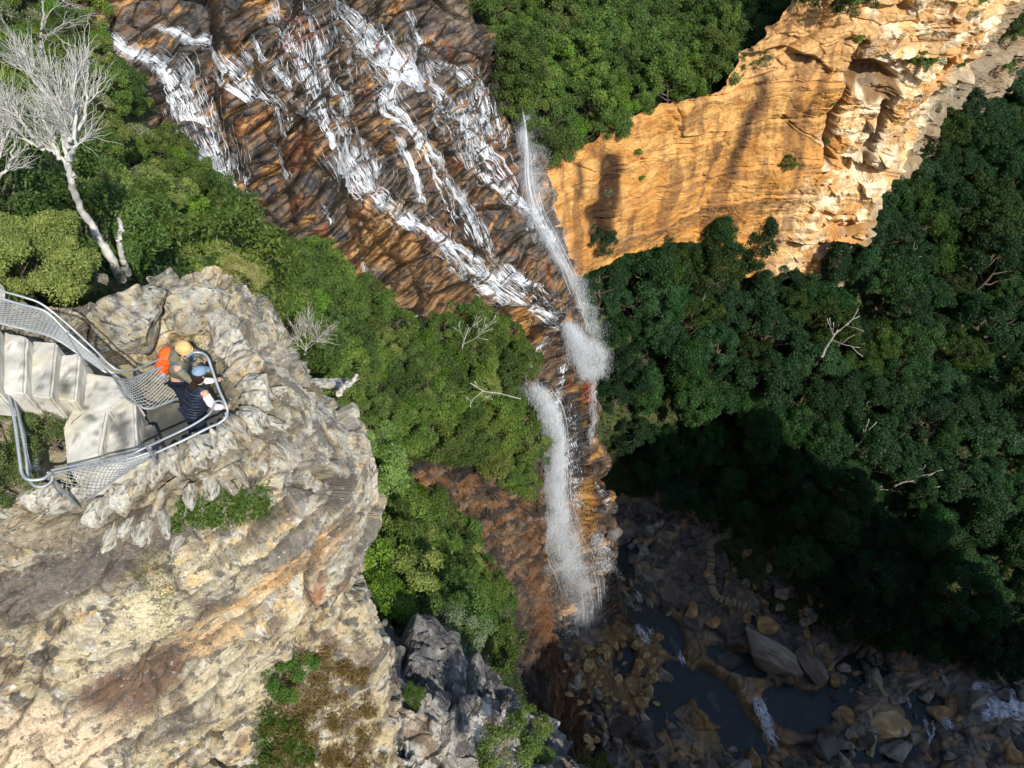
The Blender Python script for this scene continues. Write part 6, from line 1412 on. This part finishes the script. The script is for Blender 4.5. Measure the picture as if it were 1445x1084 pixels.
# woman in dark quilted vest and blue cap, bending to the rail
J2 = dict(pelvis=((0,0,.93),(.12,.16)), waist=((.08,0,1.08),(.10,.13)), chest=((.22,0,1.28),(.11,.15)), neck=((.31,0,1.42),.052), jaw=((.36,0,1.51),.072), crown_=((.38,0,1.60),.09),
         hipL=((0,.10,.86),.09), kneeL=((-.10,.11,.50),.058), ankL=((-.30,.12,.10),.04), toeL=((-.16,.13,.05),.032), hipR=((0,-.10,.86),.09), kneeR=((-.08,-.11,.50),.058), ankR=((-.27,-.11,.10),.04), toeR=((-.13,-.12,.05),.032),
         shL=((.25,.17,1.36),.06), elL=((.44,.22,1.16),.045), wrL=((.60,.14,1.06),.032), paL=((.65,.13,1.05),(.018,.033)), shR=((.25,-.19,1.36),.066), elR=((.22,-.30,1.12),.055), wrR=((.36,-.34,.98),.036), paR=((.40,-.35,.965),(.018,.033)))
e2 = person((-3.68, 5.22, Z), math.radians(52), .70, 'hiker in dark quilted vest with white sleeves and blue cap bending at the rail', J2, ('quilted_vest', M_VEST), M_WHITE, M_NAVY, 6, (((1,0,-.2),(0,1,0),(0,0,-1)), ((1,0,-.2),(0,1,0),(0,0,-1))))
ell('cap', (.39, 0, 1.645), (.115, .105, .085), M_CAP, e2, (0, .35, 0), cut=-.2); ell('cap_brim', (.50, 0, 1.60), (.075, .075, .009), M_CAP, e2, (0, .35, 0)); ell('hair', (.33, 0, 1.56), (.10, .105, .12), M_HAIR, e2, (0, .3, 0), seed=3, amp=.1)
ell('ponytail', (.22, 0, 1.47), (.055, .05, .13), M_HAIR, e2, (0, .75, 0), seed=4, amp=.2)
for s in (-1, 1): ell('ear', (.37, s * .088, 1.57), (.02, .012, .03), M_SKIN, e2); ell('eye', (.465, s * .032, 1.57), (.008, .013, .008), M_BLACK, e2)
ell('nose', (.48, 0, 1.545), (.018, .012, .02), M_SKIN, e2); ell('mouth', (.465, 0, 1.51), (.008, .022, .006), mat_plain('lips', (.35, .12, .11)), e2)
for i in range(9):      # quilting ribs of the vest
    t = i / 8; c = np.array([0, 0, .95]) * (1 - t) + np.array([.22, 0, 1.33]) * t + np.array([-.005, 0, 0]); th = np.linspace(0, 2 * np.pi, 28)
    rx, ry = .135 + .006 * math.sin(i * 9), .158 + .02 * math.sin(t * 3.1) ; A = Acc(); ring = np.stack([rx * np.cos(th), ry * np.sin(th), -rx * np.cos(th) * .5], 1) + c; A.tube(ring, np.full(28, .021), 6); me = A.mesh('quilted_rib'); me.materials.append(M_VEST); link('quilted_rib', me, e2)
print('people', round(time.time() - T0, 1))
# ================================================================== labels for the plants
LM = {'forest': [(860, 400, 'right of the misty waterfall lip'), (900, 560, 'beside the middle of the waterfall'), (900, 330, 'under the left foot of the orange cliff'),
        (1060, 320, 'under the middle of the orange cliff'), (1190, 290, 'under the pale bulge of the orange cliff'), (1330, 250, 'right of the corner of the orange cliff'),
        (1420, 150, 'under the far brown cliff'), (1175, 490, 'around the bare leaning trunk'), (1225, 640, 'around the forked dead branch'),
        (980, 440, 'high on the slope left of the bare trunk'), (1090, 420, 'above the bare leaning trunk'), (1000, 560, 'on the darkest middle slope'), (1090, 600, 'left of the forked dead branch'),
        (1260, 400, 'right of and above the bare trunk'), (1380, 380, 'on the bright upper right slope'), (1300, 540, 'right of the forked dead branch'), (1410, 520, 'by the right frame edge, mid slope'),
        (1340, 660, 'on the lower right slope'), (1420, 740, 'low by the right frame edge'), (1230, 760, 'above the creek boulders'), (1380, 860, 'above the pale rock shelf'), (1240, 880, 'just above the pale creek slab'),
        (980, 670, 'above the winding stone steps'), (1100, 730, 'right of the winding stone steps'), (1150, 830, 'above the two big creek boulders')],
      'ledge': [(360, 360, 'by the foot of the left water strand'), (440, 390, 'above the bare grey shrub'), (500, 430, 'below the bulging orange boulder'), (430, 470, 'beside the bare grey shrub'), (520, 500, 'around the weathered stump'), (600, 500, 'below the brown wet slab'),
        (680, 500, 'below the dead twigs at the ledge top'), (720, 540, 'beside the splashing water'), (640, 560, 'in the middle of the ledge'), (560, 570, 'above the banded rock wall, left end'), (600, 620, 'on the brink of the banded wall'), (680, 620, 'at the lower ledge brink'), (735, 640, 'at the lower right tip of the ledge'), (500, 600, 'beside the spur edge')],
      'left slope': [(30, 20, 'in the top left corner'), (100, 20, 'behind the bare white tree top'), (170, 120, 'beside the start of the left stream'), (130, 210, 'right of the bare white tree'), (40, 200, 'left of the bare white tree'), (210, 220, 'left of the water curtain'), (200, 290, 'above the dead stump'), (270, 290, 'beside the left water curtain'), (300, 350, 'above the lookout boulders'), (230, 350, 'between dead stump and rocks'), (60, 300, 'above the light green bush')],
      'hill': [(640, 10, 'at the cascade edge, frame top'), (680, 60, 'beside the rust-coloured upper rocks'), (740, 150, 'at the brink beside the veil of water'), (760, 60, 'in the middle of the hilltop'), (800, 190, 'over the left end of the orange cliff'), (850, 110, 'above the left half of the orange cliff'), (850, 20, 'along the frame top, hill centre'), (940, 100, 'on the orange cliff brink'), (960, 20, 'above the orange cliff, near frame top'), (1020, 90, 'where the hilltop meets the tall cliff'), (1100, 10, 'on the ledge of the tall cliff')],
      'gully': [(530, 670, 'under the spur edge'), (540, 740, 'beside the spur wall'), (600, 750, 'against the banded wall'), (560, 830, 'in the middle of the gully'), (630, 850, 'low in the gully'), (680, 880, 'at the gully mouth'), (650, 930, 'just above the grey outcrop')],
      'outcrop': [(600, 1000, 'on the grey outcrop'), (740, 1050, 'on the sunlit outcrop crest')],
      'cliffplants': [(1310, 95, 'on the pale face of the orange cliff'), (1170, 200, 'in a crack of the orange cliff'), (900, 210, 'on the left bedding line of the orange cliff'), (1120, 60, 'on the upper orange cliff')],
      'near': [(70, 360, 'behind the upper railing')]}
ORD = ['first', 'second', 'third', 'fourth', 'fifth', 'sixth', 'seventh', 'eighth', 'ninth', 'tenth', 'eleventh', 'twelfth']
bins = {}
for e, look, u, v, zone in PLANTS:
    lm = min(LM[zone], key=lambda q: (q[0] - u) ** 2 + (q[1] - v) ** 2)[2]
    bins.setdefault((look, lm), []).append((u, v, e))
for (look, lm), L in bins.items():
    L.sort(key=lambda q: q[0])
    for i, (u, v, e) in enumerate(L):
        if len(L) == 1: t = look + ' ' + lm
        elif len(L) == 2: t = ('leftmost ', 'rightmost ')[i] + look + ' ' + lm
        else: t = ORD[min(i, 11)] + ' ' + look + ' from the left ' + lm
        e['label'] = ' '.join(t.split()[:16])
print('total', round(time.time() - T0, 1))
